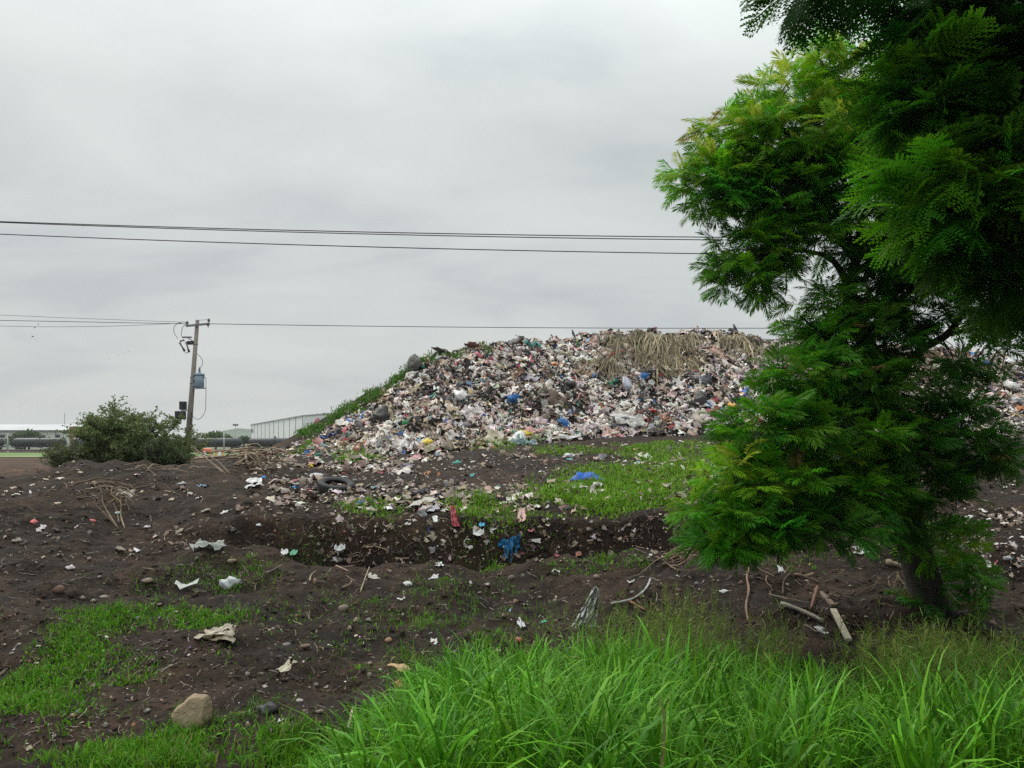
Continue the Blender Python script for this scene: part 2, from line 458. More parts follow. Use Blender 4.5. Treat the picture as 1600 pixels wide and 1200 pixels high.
def cast(px, py, ymin=5.2):
    """where the line of sight through a pixel meets the ground"""
    px = np.atleast_1d(np.asarray(px, float)); py = np.atleast_1d(np.asarray(py, float))
    o = np.zeros((len(px), 3))
    for s in range(0, len(px), 4000):
        p, q = px[s:s + 4000], py[s:s + 4000]
        x = (p[:, None] - CX) / F * YR[None]
        zr = CAMZ - YR[None] * (q[:, None] - HY) / F
        g = ground(x, np.broadcast_to(YR[None], x.shape))
        hit = (g >= zr) & (YR[None] >= ymin)
        k = np.where(hit.any(1), hit.argmax(1), len(YR) - 1)
        ya = YR[np.maximum(k - 1, 0)]; yb = YR[k]
        for it in range(6):
            ym = (ya + yb) / 2; above = ground((p - CX) / F * ym, ym) < CAMZ - ym * (q - HY) / F
            ya = np.where(above, ym, ya); yb = np.where(above, yb, ym)
        Y = yb; X = (p - CX) / F * Y
        o[s:s + 4000] = np.stack([X, Y, ground(X, Y)], 1)
    return o
def castm(px, py):
    """where the line of sight meets the mound's face"""
    T = np.linspace(0, 1.03, 160)
    X, Y, Z = mound_at(np.full_like(T, px), T)
    row = HY - F * (Z - CAMZ) / Y
    hit = np.where(row <= py)[0]
    k = hit[0] if len(hit) else len(T) - 6
    return np.array([X[k], Y[k], Z[k]]), T[k]

# ground sheet
av = np.concatenate([-np.geomspace(1.3, 0.77, 14), np.linspace(-0.75, 0.75, 340), np.geomspace(0.77, 1.3, 14)])
yv = np.concatenate([np.linspace(-10, 4, 20), np.geomspace(4.15, 9, 56), np.linspace(9.06, 14, 68), np.linspace(14.05, 19, 115), np.geomspace(19.1, 60, 105), np.geomspace(61, 1480, 40)])
AA, YY = np.meshgrid(av, yv)
XX = AA * (np.maximum(YY, 0) + 5.0) + np.sign(AA) * np.maximum(np.abs(AA) - 0.75, 0) * 60
far = YY > 75
GZ = ground(XX, YY)
V = np.stack([XX, YY, GZ], -1).reshape(-1, 3)
nx, ny = len(av), len(yv)
i = (np.arange(ny - 1)[:, None] * nx + np.arange(nx - 1)[None]).ravel()
Q = np.stack([i, i + 1, i + nx + 1, i + nx], 1)
mk('ground', make_mesh('ground', V, Q, True), M_SOIL, kind='structure')

# mound body
pxs = np.concatenate([np.linspace(372, 1650, 330), np.linspace(1660, 2100, 40)]); ts = np.concatenate([np.linspace(-0.25, 1.1, 84), np.linspace(1.2, 3.5, 10)])
PP, TT = np.meshgrid(pxs, ts)
X, Y, Z = mound_at(PP, TT)
V = np.stack([X, Y, Z - 0.05], -1).reshape(-1, 3)
nx, ny = len(pxs), len(ts)
i = (np.arange(ny - 1)[:, None] * nx + np.arange(nx - 1)[None]).ravel()
mk('waste_hill', make_mesh('waste_hill', V, np.stack([i, i + 1, i + nx + 1, i + nx], 1), True), M_SOIL, kind='structure')

# ------------------------------------------------------------------ scattering machinery
def ico(sub):
    import bmesh
    bm = bmesh.new(); bmesh.ops.create_icosphere(bm, subdivisions=sub, radius=1.0)
    bm.verts.ensure_lookup_table()
    v = np.array([x.co[:] for x in bm.verts]); f = np.array([[y.index for y in x.verts] for x in bm.faces])
    bm.free(); return v, f
ICO = {k: ico(k) for k in (1, 2, 3)}
def rotmats(yaw, nrm=None, tilt=None, rg=rng):
    """rotations: turn by yaw, lean to a surface normal, then a random tilt"""
    n = len(yaw)
    c, s = np.cos(yaw), np.sin(yaw)
    Rz = np.zeros((n, 3, 3)); Rz[:, 0, 0] = c; Rz[:, 0, 1] = -s; Rz[:, 1, 0] = s; Rz[:, 1, 1] = c; Rz[:, 2, 2] = 1
    M = Rz
    if tilt is not None:
        ax = rg.random(n) * 2 * np.pi; ang = tilt
        k = np.stack([np.cos(ax), np.sin(ax), np.zeros(n)], 1)
        M = axang(k, ang) @ M
    if nrm is not None:
        z = np.array([0, 0, 1.0])
        ax = np.cross(np.broadcast_to(z, nrm.shape), nrm); sl = np.linalg.norm(ax, axis=1, keepdims=True)
        ang = np.arctan2(sl[:, 0], nrm[:, 2]); ax = np.where(sl > 1e-6, ax / np.maximum(sl, 1e-9), [1.0, 0, 0])
        M = axang(ax, ang) @ M
    return M
def axang(k, a):
    n = len(k); K = np.zeros((n, 3, 3))
    K[:, 0, 1] = -k[:, 2]; K[:, 0, 2] = k[:, 1]; K[:, 1, 0] = k[:, 2]; K[:, 1, 2] = -k[:, 0]; K[:, 2, 0] = -k[:, 1]; K[:, 2, 1] = k[:, 0]
    return np.eye(3)[None] + np.sin(a)[:, None, None] * K + (1 - np.cos(a))[:, None, None] * (K @ K)
class Soup:
    def __init__(s): s.V = []; s.T = []; s.C = []; s.n = 0
    def put(s, bv, bt, M, loc, scale, col):
        """copies of one base mesh, all joined"""
        N = len(loc)
        if N == 0: return
        scale = np.asarray(scale, float)
        if scale.ndim == 1: scale = scale[:, None]
        v = bv[None] * scale[:, None, :]
        v = np.einsum('nij,nkj->nki', M, v) + np.asarray(loc)[:, None]
        k = len(bv)
        s.V.append(v.reshape(-1, 3)); s.T.append((bt[None] + (np.arange(N) * k)[:, None, None]).reshape(-1, 3) + s.n)
        s.C.append(np.repeat(np.asarray(col), k, axis=0)); s.n += N * k
    def raw(s, v, t, c):
        s.V.append(v); s.T.append(t + s.n); s.C.append(c); s.n += len(v)
    def mesh(s, name, smooth=False):
        return make_mesh(name, np.concatenate(s.V), np.concatenate(s.T), smooth, np.concatenate(s.C))
    def tris(s): return sum(len(t) for t in s.T)
def noise3(p, s, seed):
    return vnoise(p[:, 0] * s + p[:, 2] * s * 0.7 + 31, p[:, 1] * s - p[:, 2] * s * 0.6 + 11, seed % 8) + vnoise(p[:, 2] * s + 7, p[:, 0] * s * 0.8 + p[:, 1] * s * 0.5 + 3, (seed + 3) % 8)
def bag_shape(sub, seed, knot=True):
    v, f = ICO[sub]; v = v.copy()
    r = 1 + 0.55 * noise3(v, 1.7, seed) + 0.6 * np.abs(noise3(v, 3.9, seed + 1)) - 0.30 + 0.4 * np.abs(noise3(v, 8.5, seed + 2))
    v = v * r[:, None]
    if knot:
        rg = np.random.default_rng(seed); d = rg.normal(size=3); d[2] = abs(d[2]); d /= np.linalg.norm(d)
        k = np.clip((v @ d) / 1.2, 0, 1) ** 5
        v = v + d[None] * k[:, None] * 0.65
    v[:, 2] = np.where(v[:, 2] < 0, v[:, 2] * 0.45, v[:, 2] * 0.72)
    return v * 0.5, f
def sheet_shape(n, m, seed, amp=0.22, tear=0.12):
    rg = np.random.default_rng(seed)
    gx, gy = np.meshgrid(np.linspace(-0.5, 0.5, n), np.linspace(-0.5, 0.5, m))
    x, y = gx.ravel(), gy.ravel()
    a1, a2, a3 = rg.random(3) * np.pi
    z = amp * (np.abs(np.sin((x * np.cos(a1) + y * np.sin(a1)) * 7 + rg.random() * 6)) - 0.5) + amp * 0.7 * np.abs(fbm(x + seed, y, 5, 2, 0.6, seed % 8)) * 2
    z += amp * 0.5 * np.sin((x * np.cos(a2) + y * np.sin(a2)) * 11)
    edge = (np.abs(x) > 0.49) | (np.abs(y) > 0.49)
    x = x + rg.normal(size=len(x)) * tear * 0.35 + edge * rg.normal(size=len(x)) * tear * 0.6
    y = y + rg.normal(size=len(x)) * tear * 0.35 + edge * rg.normal(size=len(x)) * tear * 0.6
    c = 1 - 0.35 * np.abs(np.sin(gy.ravel() * 3 + a3))
    v = np.stack([x * c, y, z], 1)
    i = (np.arange(m - 1)[:, None] * n + np.arange(n - 1)[None]).ravel()
    t = np.concatenate([np.stack([i, i + 1, i + n + 1], 1), np.stack([i, i + n + 1, i + n], 1)])
    # thickness: a second skin just under the first
    k = len(v)
    v2 = v.copy(); v2[:, 2] -= 0.02
    return np.concatenate([v, v2]), np.concatenate([t, t[:, ::-1] + k])
def thin_sheet(n, m, seed, amp=0.22, tear=0.12):
    v, t = sheet_shape(n, m, seed, amp, tear)
    return v[:len(v) // 2], t[:len(t) // 2]
def board_shape(seed):
    rg = np.random.default_rng(seed)
    a = rg.random(4) * 0.12; b = rg.normal(size=3) * 0.09
    xs = [-0.5, 0.0, 0.5]; v = []
    for s, z in ((1, 0.012), (1, -0.012)):
        for k, x in enumerate(xs):
            for y in (-0.36, 0.36):
                v.append((x + rg.normal() * 0.03, y + rg.normal() * 0.04, z + b[k] * 1.6))
    f = []
    for k in range(2):
        q = [2 * k, 2 * k + 2, 2 * k + 3, 2 * k + 1]
        f += [(q[0], q[1], q[2]), (q[0], q[2], q[3])]
        q = [x + 6 for x in q]
        f += [(q[2], q[1], q[0]), (q[3], q[2], q[0])]
    ring = [0, 2, 4, 5, 3, 1]
    for k in range(6):
        a0, a1 = ring[k], ring[(k + 1) % 6]
        f += [(a0, a0 + 6, a1 + 6), (a0, a1 + 6, a1)]
    return np.array(v), np.array(f)
def stone_shape(sub, seed, flat=0.62):
    v, f = ICO[sub]; v = v.copy(); rg = np.random.default_rng(seed)
    for k in range(11):                        # knock facets off
        d = rg.normal(size=3); d /= np.linalg.norm(d)
        h = v @ d; lim = 0.42 + 0.36 * rg.random()
        v = v - d[None] * (np.maximum(h - lim, 0) * 0.9)[:, None]
    v = v * (1 + 0.13 * noise3(v, 2.5, seed))[:, None]
    v[:, 2] *= flat; v[:, 1] *= 0.6 + 0.35 * rg.random()
    return v * 0.55, f
def rope_shape(seed):
    """a narrow rag or torn strip lying in a bend"""
    rg = np.random.default_rng(seed); n = 6
    s = np.linspace(-0.5, 0.5, n); y = 0.18 * np.sin(s * 6 + rg.random() * 6); z = 0.10 * np.abs(np.sin(s * 7 + rg.random() * 6))
    w = 0.07 + 0.05 * rg.random(n)
    v = np.concatenate([np.stack([s, y - w, z], 1), np.stack([s, y + w, z + rg.normal(size=n) * 0.05], 1)])
    i = np.arange(n - 1)
    return v, np.concatenate([np.stack([i, i + 1, i + n + 1], 1), np.stack([i, i + n + 1, i + n], 1)])

# ------------------------------------------------------------------ rubbish covering the mound
PAL = [  # share, colour, spread
 (0.30, (0.70, 0.595, 0.535), 0.12), (0.22, (0.80, 0.745, 0.69), 0.05), (0.13, (0.50, 0.375, 0.285), 0.13), (0.07, (0.46, 0.37, 0.26), 0.10),
 (0.125, (0.028, 0.027, 0.03), 0.4), (0.06, (0.13, 0.09, 0.07), 0.25), (0.05, (0.24, 0.23, 0.25), 0.2),
 (0.026, (0.45, 0.08, 0.11), 0.25), (0.02, (0.58, 0.28, 0.30), 0.2), (0.012, (0.03, 0.15, 0.45), 0.25), (0.010, (0.20, 0.40, 0.52), 0.2),
 (0.010, (0.04, 0.25, 0.20), 0.3), (0.007, (0.55, 0.40, 0.06), 0.25), (0.007, (0.60, 0.22, 0.07), 0.2), (0.004, (0.20, 0.10, 0.26), 0.2)]
def palette(n, rg=rng, field_=None):
    sh = np.array([p[0] for p in PAL]); sh = sh / sh.sum()
    k = rg.choice(len(PAL), n, p=sh)
    if field_ is not None:                      # loads tipped together: dark patches, pale patches, brown patches
        a, b = field_
        k = np.where((a > 0.18) & (rg.random(n) < 0.4), rg.choice([4, 4, 5, 6], n), k)
        k = np.where((a < -0.14) & (rg.random(n) < 0.5), rg.choice([0, 1, 1], n), k)
        k = np.where((b > 0.2) & (rg.random(n) < 0.45), rg.choice([2, 3, 5], n), k)
    c = np.array([p[1] for p in PAL])[k]; sp = np.array([p[2] for p in PAL])[k]
    c = c * (1 + sp[:, None] * rg.normal(size=(n, 1))) * (1 + 0.06 * rg.normal(size=(n, 3)))
    return np.clip(c, 0.01, 0.82)
def mound_normals(px, t):
    e = 0.01
    p0 = np.stack(mound_at(px, t), -1); p1 = np.stack(mound_at(px + 3, t), -1); p2 = np.stack(mound_at(px, t + e), -1)
    n = np.cross(p1 - p0, p2 - p0); n /= np.linalg.norm(n, axis=-1, keepdims=True)
    return np.where(n[:, 2:] < 0, -n, n)
def flank(px):
    """how far up the face the rubbish reaches: the far end of the mound is bare, weedy soil"""
    return np.interp(px, [400, 440, 480, 520, 560, 600, 650, 700, 760], [0.22, 0.30, 0.42, 0.53, 0.68, 0.77, 0.86, 0.96, 1.12])
def mound_scatter(n, rg=rng, lo=390, hi=1720, tmin=-0.1, tmax=1.12):
    px = lo + (hi - lo) * rg.random(n); t = tmin + (tmax - tmin) * rg.random(n)
    keep = t < flank(px) + 0.06 * rg.normal(size=n)
    ends = np.interp(px, [390, 430, 520, 900], [0.25, 0.6, 1, 1])
    keep &= rg.random(n) < ends
    keep &= (t > 0.03) | (rg.random(n) < 0.35)
    # a gully of bare soil and weeds at the foot on the left end
    keep &= ~((np.abs(px - 455 - 60 * t) < 16) & (rg.random(n) < 0.75))
    px, t = px[keep], t[keep]
    return px, t
soup = Soup()
BAGS = [bag_shape(1, s) for s in range(6)]
SHEETS = [thin_sheet(4, 4, s, 0.32, 0.18) for s in range(9)]
BOARDS = [board_shape(s) for s in range(4)]
ROPES = [rope_shape(s) for s in range(5)]
def spread(bases, count, smin, smax, flat, tiltmax, sink, stretch=0.35, tmax=1.12):
    px, t = mound_scatter(count, tmax=tmax)
    P = np.stack(mound_at(px, t), -1); N = mound_normals(px, t)
    n = len(px)
    sc = smin * (smax / smin) ** (rng.random(n) ** 1.6)
    S = np.stack([sc * (1 + stretch * rng.normal(size=n)).clip(0.5, 1.9), sc, sc * flat * (0.7 + 0.6 * rng.random(n))], 1)
    M = rotmats(rng.random(n) * 6.283, N, rng.random(n) * tiltmax)
    col = palette(n, field_=(fbm(P[:, 0], P[:, 1] + P[:, 2], 0.5, 3, 0.6, 0), fbm(P[:, 0] + 40, P[:, 1] + P[:, 2], 0.3, 3, 0.6, 1)))
    which = rng.integers(0, len(bases), n)
    P = P + N * (sc * sink)[:, None]
    for k, (v, f) in enumerate(bases):
        w = which == k
        soup.put(v, f, M[w], P[w], S[w], col[w])
BIGS = [thin_sheet(9, 7, 200 + s, 0.34, 0.07) for s in range(6)]
spread(BIGS, 800, 0.5, 1.4, 0.5, 0.4, 0.03, tmax=0.92)
spread(BAGS, 4400, 0.16, 0.62, 0.8, 0.9, 0.10)
spread(SHEETS, 27000, 0.14, 0.56, 1.0, 1.1, 0.10)
spread(BOARDS, 4200, 0.15, 0.5, 1.0, 1.0, 0.12)
spread(ROPES, 16000, 0.18, 0.7, 1.0, 1.2, 0.15)
mk('rubbish', soup.mesh('rubbish'), M_TRASH, kind='stuff', label='mixed household rubbish covering the tall mound', cat='rubbish')

# litter, clods and pebbles strewn over the soil
lit = Soup(); peb = Soup()
def scatter_px(n, x0, x1, y0, y1, rg=rng, pw=1.0):
    return x0 + (x1 - x0) * rg.random(n), y0 + (y1 - y0) * rg.random(n) ** pw
STONES = [stone_shape(1, s) for s in range(6)]
def clod_shape(seed):
    rg = np.random.default_rng(seed)
    v = np.array([(1, 0, 0), (-1, 0, 0), (0, 1, 0), (0, -1, 0), (0, 0, 1), (0, 0, -1)], float) * (0.7 + 0.6 * rg.random((6, 1))) + 0.22 * rg.normal(size=(6, 3))
    return v * 0.55 * (1, 0.85, 0.75), np.array([(0, 2, 4), (2, 1, 4), (1, 3, 4), (3, 0, 4), (2, 0, 5), (1, 2, 5), (3, 1, 5), (0, 3, 5)])
CLODS = [clod_shape(s) for s in range(9)]
def strew(sp, bases, P, smin, smax, col, flat=1.0, tilt=0.8, sink=0.1, pw=2.0, rg=rng, wide=1.0):
    n = len(P)
    sc = smin * (smax / smin) ** (rg.random(n) ** pw) * (P[:, 1] / 13.0).clip(0.5, 3) ** 0.6
    S = np.stack([sc * (1 + 0.25 * rg.normal(size=n)).clip(0.5, 1.8), sc * wide, sc * flat], 1)
    M = rotmats(rg.random(n) * 6.283, surf_normal(P[:, 0], P[:, 1]), rg.random(n) * tilt)
    w = rg.integers(0, len(bases), n)
    L = P.copy(); L[:, 2] += sc * sink
    for k, (v, f) in enumerate(bases):
        q = w == k
        sp.put(v, f, M[q], L[q], S[q], col[q])
def earth(n, lo, hi, rg=rng):
    k = lo + (hi - lo) * rg.random((n, 1)) ** 1.5
    return np.concatenate([k, k * 0.75, k * 0.58], 1) * (1 + 0.06 * rg.normal(size=(n, 3)))
# clods of the soil's own colour
px, py = scatter_px(19000, -60, 1660, 705, 1190, pw=0.95)
P = cast(px, py)
P = P[P[:, 1] < 46]
strew(peb, CLODS, P, 0.02, 0.13, earth(len(P), 0.020, 0.066), 0.7, 0.7, -0.1, 2.6)
# pebbles in tan, grey and brick
px, py = scatter_px(3600, -60, 1660, 730, 1180)
P = cast(px, py); P = P[P[:, 1] < 40]
pc = np.array([(0.30, 0.22, 0.15), (0.22, 0.18, 0.15), (0.33, 0.29, 0.25), (0.30, 0.15, 0.09), (0.17, 0.14, 0.12)])[rng.integers(0, 5, len(P))] * (0.6 + 0.6 * rng.random((len(P), 1)))
strew(peb, STONES, P, 0.02, 0.10, pc, 0.75, 0.6, 0.0, 2.0)
mk('gravel', peb.mesh('gravel'), M_STONE_A, kind='stuff', label='clods and pebbles strewn over the dark soil', cat='gravel')
# flakes of plastic, paper and straw
def flakes(n, x0, x1, y0, y1, smin, smax, noisecut=0.0):
    px, py = scatter_px(n, x0, x1, y0, y1)
    P = cast(px, py)
    P = P[(P[:, 1] < 50)]
    k = fbm(P[:, 0], P[:, 1] * 0.7, 0.35, 3, 0.6, 2) > noisecut - 0.12 * rng.random(len(P))
    P = P[k]
    c = palette(len(P)); c = np.where(rng.random((len(P), 1)) < 0.55, earth(len(P), 0.12, 0.36), c * 0.8)
    strew(lit, SHEETS[:5] + ROPES[:3], P, smin, smax, c, 0.8, 0.8, 0.12, 1.8)
flakes(2200, -40, 1660, 715, 880, 0.035, 0.15)
flakes(2600, 420, 1400, 690, 790, 0.05, 0.24, -0.02)
flakes(3000, 400, 1250, 690, 800, 0.03, 0.09, -1)
flakes(800, 560, 840, 735, 800, 0.05, 0.2)
flakes(800, 380, 700, 712, 755, 0.08, 0.3)
flakes(1200, -40, 1660, 860, 1180, 0.02, 0.07)
flakes(700, 1480, 1700, 700, 900, 0.03, 0.12)
# straw, bark and root bits lying about
px, py = scatter_px(7000, -40, 1660, 720, 1160)
P = cast(px, py); P = P[P[:, 1] < 40]
strew(lit, ROPES, P, 0.05, 0.22, earth(len(P), 0.05, 0.30), 0.35, 0.4, 0.05, 1.6, wide=0.3)
mk('litter', lit.mesh('litter'), M_TRASH, kind='stuff', label='small torn scraps of litter strewn over the soil', cat='litter')

# ------------------------------------------------------------------ grass
def blade_shape(seg, bend, fold=0.0):
    """one blade of unit height: root at the origin, arching to +Y; width along X"""
    v = []; t = []
    s = np.linspace(0, 1, seg + 1)
    ang = np.pi / 2 - bend * s ** 1.8
    dy = np.cos(ang); dz = np.sin(ang)
    y = np.concatenate([[0], np.cumsum((dy[1:] + dy[:-1]) / 2)]) / seg; z = np.concatenate([[0], np.cumsum((dz[1:] + dz[:-1]) / 2)]) / seg
    w = np.where(s < 0.3, 0.55 + 1.5 * s, 1.0) * (1 - np.clip((s - 0.35) / 0.65, 0, 1) ** 1.7)
    for k in range(seg):
        v += [(-w[k] / 2, y[k], z[k]), (w[k] / 2, y[k], z[k])]
    v.append((0, y[-1], z[-1]))
    for k in range(seg - 1):
        a = 2 * k; t += [(a, a + 1, a + 3), (a, a + 3, a + 2)]
    a = 2 * (seg - 1); t.append((a, a + 1, a + 2))
    return np.array(v), np.array(t)
BL_TALL = [blade_shape(6, b) for b in (0.9, 1.5, 2.0, 2.5, 2.9)]
BL_SHORT = [blade_shape(3, b) for b in (0.4, 0.9, 1.4, 1.9)]
def blades(sp, bases, P, length, width, col, lean=0.35, rg=rng, yaw=None):
    n = len(P)
    if yaw is None: yaw = rg.random(n) * 6.283
    M = rotmats(yaw, None, np.abs(rg.normal(size=n)) * lean)
    S = np.stack([width, length, length], 1)
    w = rg.integers(0, len(bases), n)
    for k, (v, f) in enumerate(bases):
        q = w == k
        sp.put(v, f, M[q], P[q], S[q], col[q])
def green(n, a=(0.05, 0.17, 0.008), b=(0.15, 0.34, 0.022), rg=rng, dry=0.05):
    u = rg.random((n, 1))
    c = np.array(a) * (1 - u) + np.array(b) * u
    d = rg.random((n, 1)) < dry
    return np.where(d, np.array((0.30, 0.27, 0.11)) * (0.6 + 0.6 * rg.random((n, 1))), c * (1 + 0.08 * rg.normal(size=(n, 3)))).clip(0.005, 0.7)
grass = Soup()
def patch(cx, cy, rx, ry, tufts, per, lmin, lmax, wid, col=((0.05, 0.17, 0.008), (0.16, 0.36, 0.022)), spread=0.12, maxy=46, thr=None):
    a = rng.random(tufts) * 6.283; r = np.sqrt(rng.random(tufts)) * (0.8 + 0.35 * rng.random(tufts))
    px = cx + rx * r * np.cos(a); py = cy + ry * r * np.sin(a)
    T = cast(px, py)
    T = T[T[:, 1] < maxy]
    k = fbm(T[:, 0], T[:, 1], 0.9, 4, 0.65, 5) > (thr if thr is not None else (-0.02 if wid < 0.02 else -0.16))
    T = T[k]
    if len(T) == 0: return
    n = len(T) * per
    Q = np.repeat(T, per, 0)
    sp = spread * (0.6 + 0.8 * rng.random(len(T)))
    Q[:, :2] += rng.normal(size=(n, 2)) * np.repeat(sp, per)[:, None]
    Q[:, 2] = ground(Q[:, 0], Q[:, 1]) - 0.01
    tone = np.repeat(0.8 + 0.4 * rng.random(len(T)), per)
    L = (lmin + (lmax - lmin) * rng.random(n)) * np.repeat(0.65 + 0.6 * rng.random(len(T)), per)
    broad = np.repeat(rng.random(len(T)) < 0.35, per)          # some tufts are broad-leaved weeds
    L = np.where(broad, L * 0.55, L); ww = wid * (0.6 + 0.7 * rng.random(n)) * np.where(broad, 2.6, 1.0)
    blades(grass, BL_SHORT, Q, L, ww, green(n, *col) * tone[:, None], 0.55)
# lawn-like growth low on the left
patch(20, 985, 110, 36, 190, 16, 0.05, 0.15, 0.012, thr=-0.16)
patch(55, 1025, 110, 44, 260, 16, 0.06, 0.17, 0.012, thr=-0.16)
patch(20, 1088, 100, 34, 150, 16, 0.06, 0.18, 0.012, thr=-0.16)
patch(140, 972, 100, 25, 110, 14, 0.08, 0.2, 0.010)
patch(230, 968, 80, 18, 60, 18, 0.06, 0.17, 0.010)
patch(330, 970, 60, 14, 45, 18, 0.06, 0.16, 0.010)
patch(310, 1040, 38, 22, 22, 20, 0.08, 0.2, 0.010)
patch(205, 1052, 60, 18, 30, 18, 0.06, 0.17, 0.010)
patch(170, 1015, 60, 16, 26, 16, 0.06, 0.15, 0.010)
patch(100, 1125, 110, 22, 50, 16, 0.06, 0.18, 0.010)
patch(380, 1100, 60, 40, 24, 16, 0.06, 0.2, 0.010)
patch(330, 1188, 240, 24, 330, 20, 0.08, 0.22, 0.011, thr=-0.16)
patch(60, 1160, 140, 40, 90, 12, 0.05, 0.15, 0.011)
patch(480, 1175, 110, 26, 150, 20, 0.10, 0.28, 0.011, thr=-0.16)
# thin growth between the stones
patch(400, 930, 330, 60, 176, 9, 0.05, 0.16, 0.009, thr=-0.13)
patch(720, 950, 150, 60, 144, 11, 0.05, 0.19, 0.009, thr=-0.13)
patch(700, 1010, 90, 40, 96, 14, 0.08, 0.24, 0.010, thr=-0.13)
patch(500, 1040, 200, 60, 88, 9, 0.05, 0.15, 0.009, thr=-0.13)
patch(460, 868, 70, 10, 26, 14, 0.06, 0.16, 0.012)
patch(360, 900, 80, 30, 54, 11, 0.06, 0.16, 0.010, thr=-0.13)
patch(700, 872, 90, 8, 24, 12, 0.05, 0.14, 0.012)
patch(985, 872, 60, 14, 46, 16, 0.07, 0.2, 0.012)
patch(910, 885, 60, 12, 26, 12, 0.05, 0.16, 0.012)
patch(770, 882, 12, 10, 10, 18, 0.1, 0.22, 0.016)
patch(275, 1146, 40, 8, 16, 14, 0.08, 0.18, 0.010, thr=-1)
patch(310, 1150, 60, 14, 20, 14, 0.06, 0.16, 0.010, thr=-1)
# weeds on the flat above the trench
W2 = ((0.08, 0.20, 0.008), (0.22, 0.41, 0.028))
patch(950, 775, 130, 24, 510, 14, 0.09, 0.26, 0.028, W2, 0.2)
patch(1010, 745, 150, 22, 561, 14, 0.10, 0.28, 0.030, W2, 0.24)
patch(1080, 708, 120, 18, 408, 14, 0.12, 0.34, 0.036, W2, 0.3)
patch(900, 702, 130, 10, 221, 12, 0.12, 0.32, 0.036, W2, 0.3)
patch(1140, 735, 90, 30, 272, 14, 0.10, 0.3, 0.03, W2, 0.25)
patch(740, 788, 42, 20, 119, 14, 0.08, 0.22, 0.024, W2, 0.16)
patch(850, 765, 40, 20, 102, 14, 0.08, 0.22, 0.024, W2, 0.16)
patch(590, 795, 55, 16, 85, 12, 0.06, 0.18, 0.022, W2, 0.16)
patch(560, 716, 40, 6, 85, 12, 0.12, 0.3, 0.036, W2, 0.25)
patch(790, 694, 45, 7, 102, 12, 0.12, 0.3, 0.036, W2, 0.28)
patch(870, 800, 120, 18, 119, 10, 0.06, 0.18, 0.022, W2, 0.16)
patch(780, 825, 60, 20, 57, 9, 0.05, 0.16, 0.02, W2, 0.14)
patch(1540, 860, 80, 60, 26, 9, 0.06, 0.16, 0.014)
patch(1230, 870, 130, 20, 40, 10, 0.06, 0.16, 0.014)
mk('grass', grass.mesh('grass'), M_GRASS, kind='stuff', label='short green grass growing in patches on the soil', cat='grass')
# weeds climbing the bare end of the mound
weeds = Soup()
def mound_weeds(n, lo, hi, tf, tw, per, l0, l1, wid, c=((0.045, 0.14, 0.012), (0.11, 0.25, 0.025))):
    px = lo + (hi - lo) * rng.random(n); t = tf(px) + tw * rng.normal(size=n)
    k = fbm(px * 0.05, t * 8, 1.0, 3, 0.6, 3) > -0.16
    px, t = px[k], t[k]
    P = np.repeat(np.stack(mound_at(px, t), -1), per, 0)
    P = P + rng.normal(size=P.shape) * (0.25, 0.25, 0.06)
    m = len(P)
    blades(weeds, BL_SHORT, P, l0 + (l1 - l0) * rng.random(m), wid * (0.6 + 0.8 * rng.random(m)), green(m, *c, dry=0.08), 0.6)
mound_weeds(620, 470, 655, lambda p: np.maximum(flank(p) + 0.12, 0.80), 0.07, 11, 0.10, 0.34, 0.06)
mound_weeds(160, 480, 640, lambda p: np.full_like(p, 0.97), 0.02, 9, 0.1, 0.3, 0.05)
mound_weeds(190, 650, 770, lambda p: np.full_like(p, 0.94), 0.03, 10, 0.15, 0.45, 0.06)
mound_weeds(150, 435, 500, lambda p: 0.02 + (p - 435) / 65 * 0.33, 0.05, 10, 0.15, 0.4, 0.055, W2)
mound_weeds(60, 520, 570, lambda p: np.full_like(p, 0.03), 0.04, 10, 0.15, 0.4, 0.055, W2)
mound_weeds(120, 740, 840, lambda p: np.full_like(p, 0.02), 0.03, 10, 0.15, 0.4, 0.05, W2)
mk('weeds', weeds.mesh('weeds'), M_GRASS, kind='stuff', label='green weeds growing up the bare end of the rubbish mound', cat='weeds')

# tall grass in front of the camera
tall = Soup()
def clump(x, y, h, nb, wid, col, rad=0.16, lean=0.42, dry=0.006):
    n = nb
    fi = rng.random(n) * 6.283; rd = np.abs(rng.normal(size=n)) * rad      # leaves fountain out from the tussock's heart
    P = np.zeros((n, 3)); P[:, 0] = x + np.cos(fi) * rd; P[:, 1] = y + np.sin(fi) * rd
    P[:, 2] = ground(P[:, 0], P[:, 1]) - 0.02
    # leaves leave the stems at different heights
    up = rng.random(n) ** 1.3 * h * 0.45
    P[:, 2] += up
    L = (h * 1.15 - up) * (0.55 + 0.55 * rng.random(n))
    blades(tall, BL_TALL, P, L, wid * (0.4 + 1.2 * rng.random(n) ** 1.5), green(n, *col, dry=dry) * (0.8 + 0.4 * rng.random()), lean, yaw=fi - np.pi / 2 + rng.normal(size=n) * 0.7)
    m = max(3, nb // 8)
    Q = np.zeros((m, 3)); Q[:, 0] = x + rng.normal(size=m) * rad; Q[:, 1] = y + rng.normal(size=m) * rad; Q[:, 2] = ground(Q[:, 0], Q[:, 1]) - 0.02
    blades(tall, BL_TALL[:2], Q, h * (0.8 + 0.25 * rng.random(m)), 0.008 * np.ones(m), green(m, (0.07, 0.17, 0.02), (0.14, 0.27, 0.035), dry=0.03), 0.16)
G1 = ((0.034, 0.145, 0.005), (0.16, 0.42, 0.022))
G2 = ((0.10, 0.19, 0.02), (0.20, 0.30, 0.05))
top = lambda p: np.interp(p, [500, 560, 650, 740, 900, 1050, 1150, 1250, 1330, 1400, 1500, 1650], [1180, 1110, 1035, 990, 985, 975, 1000, 1020, 1045, 1020, 1000, 1005])
spots = []
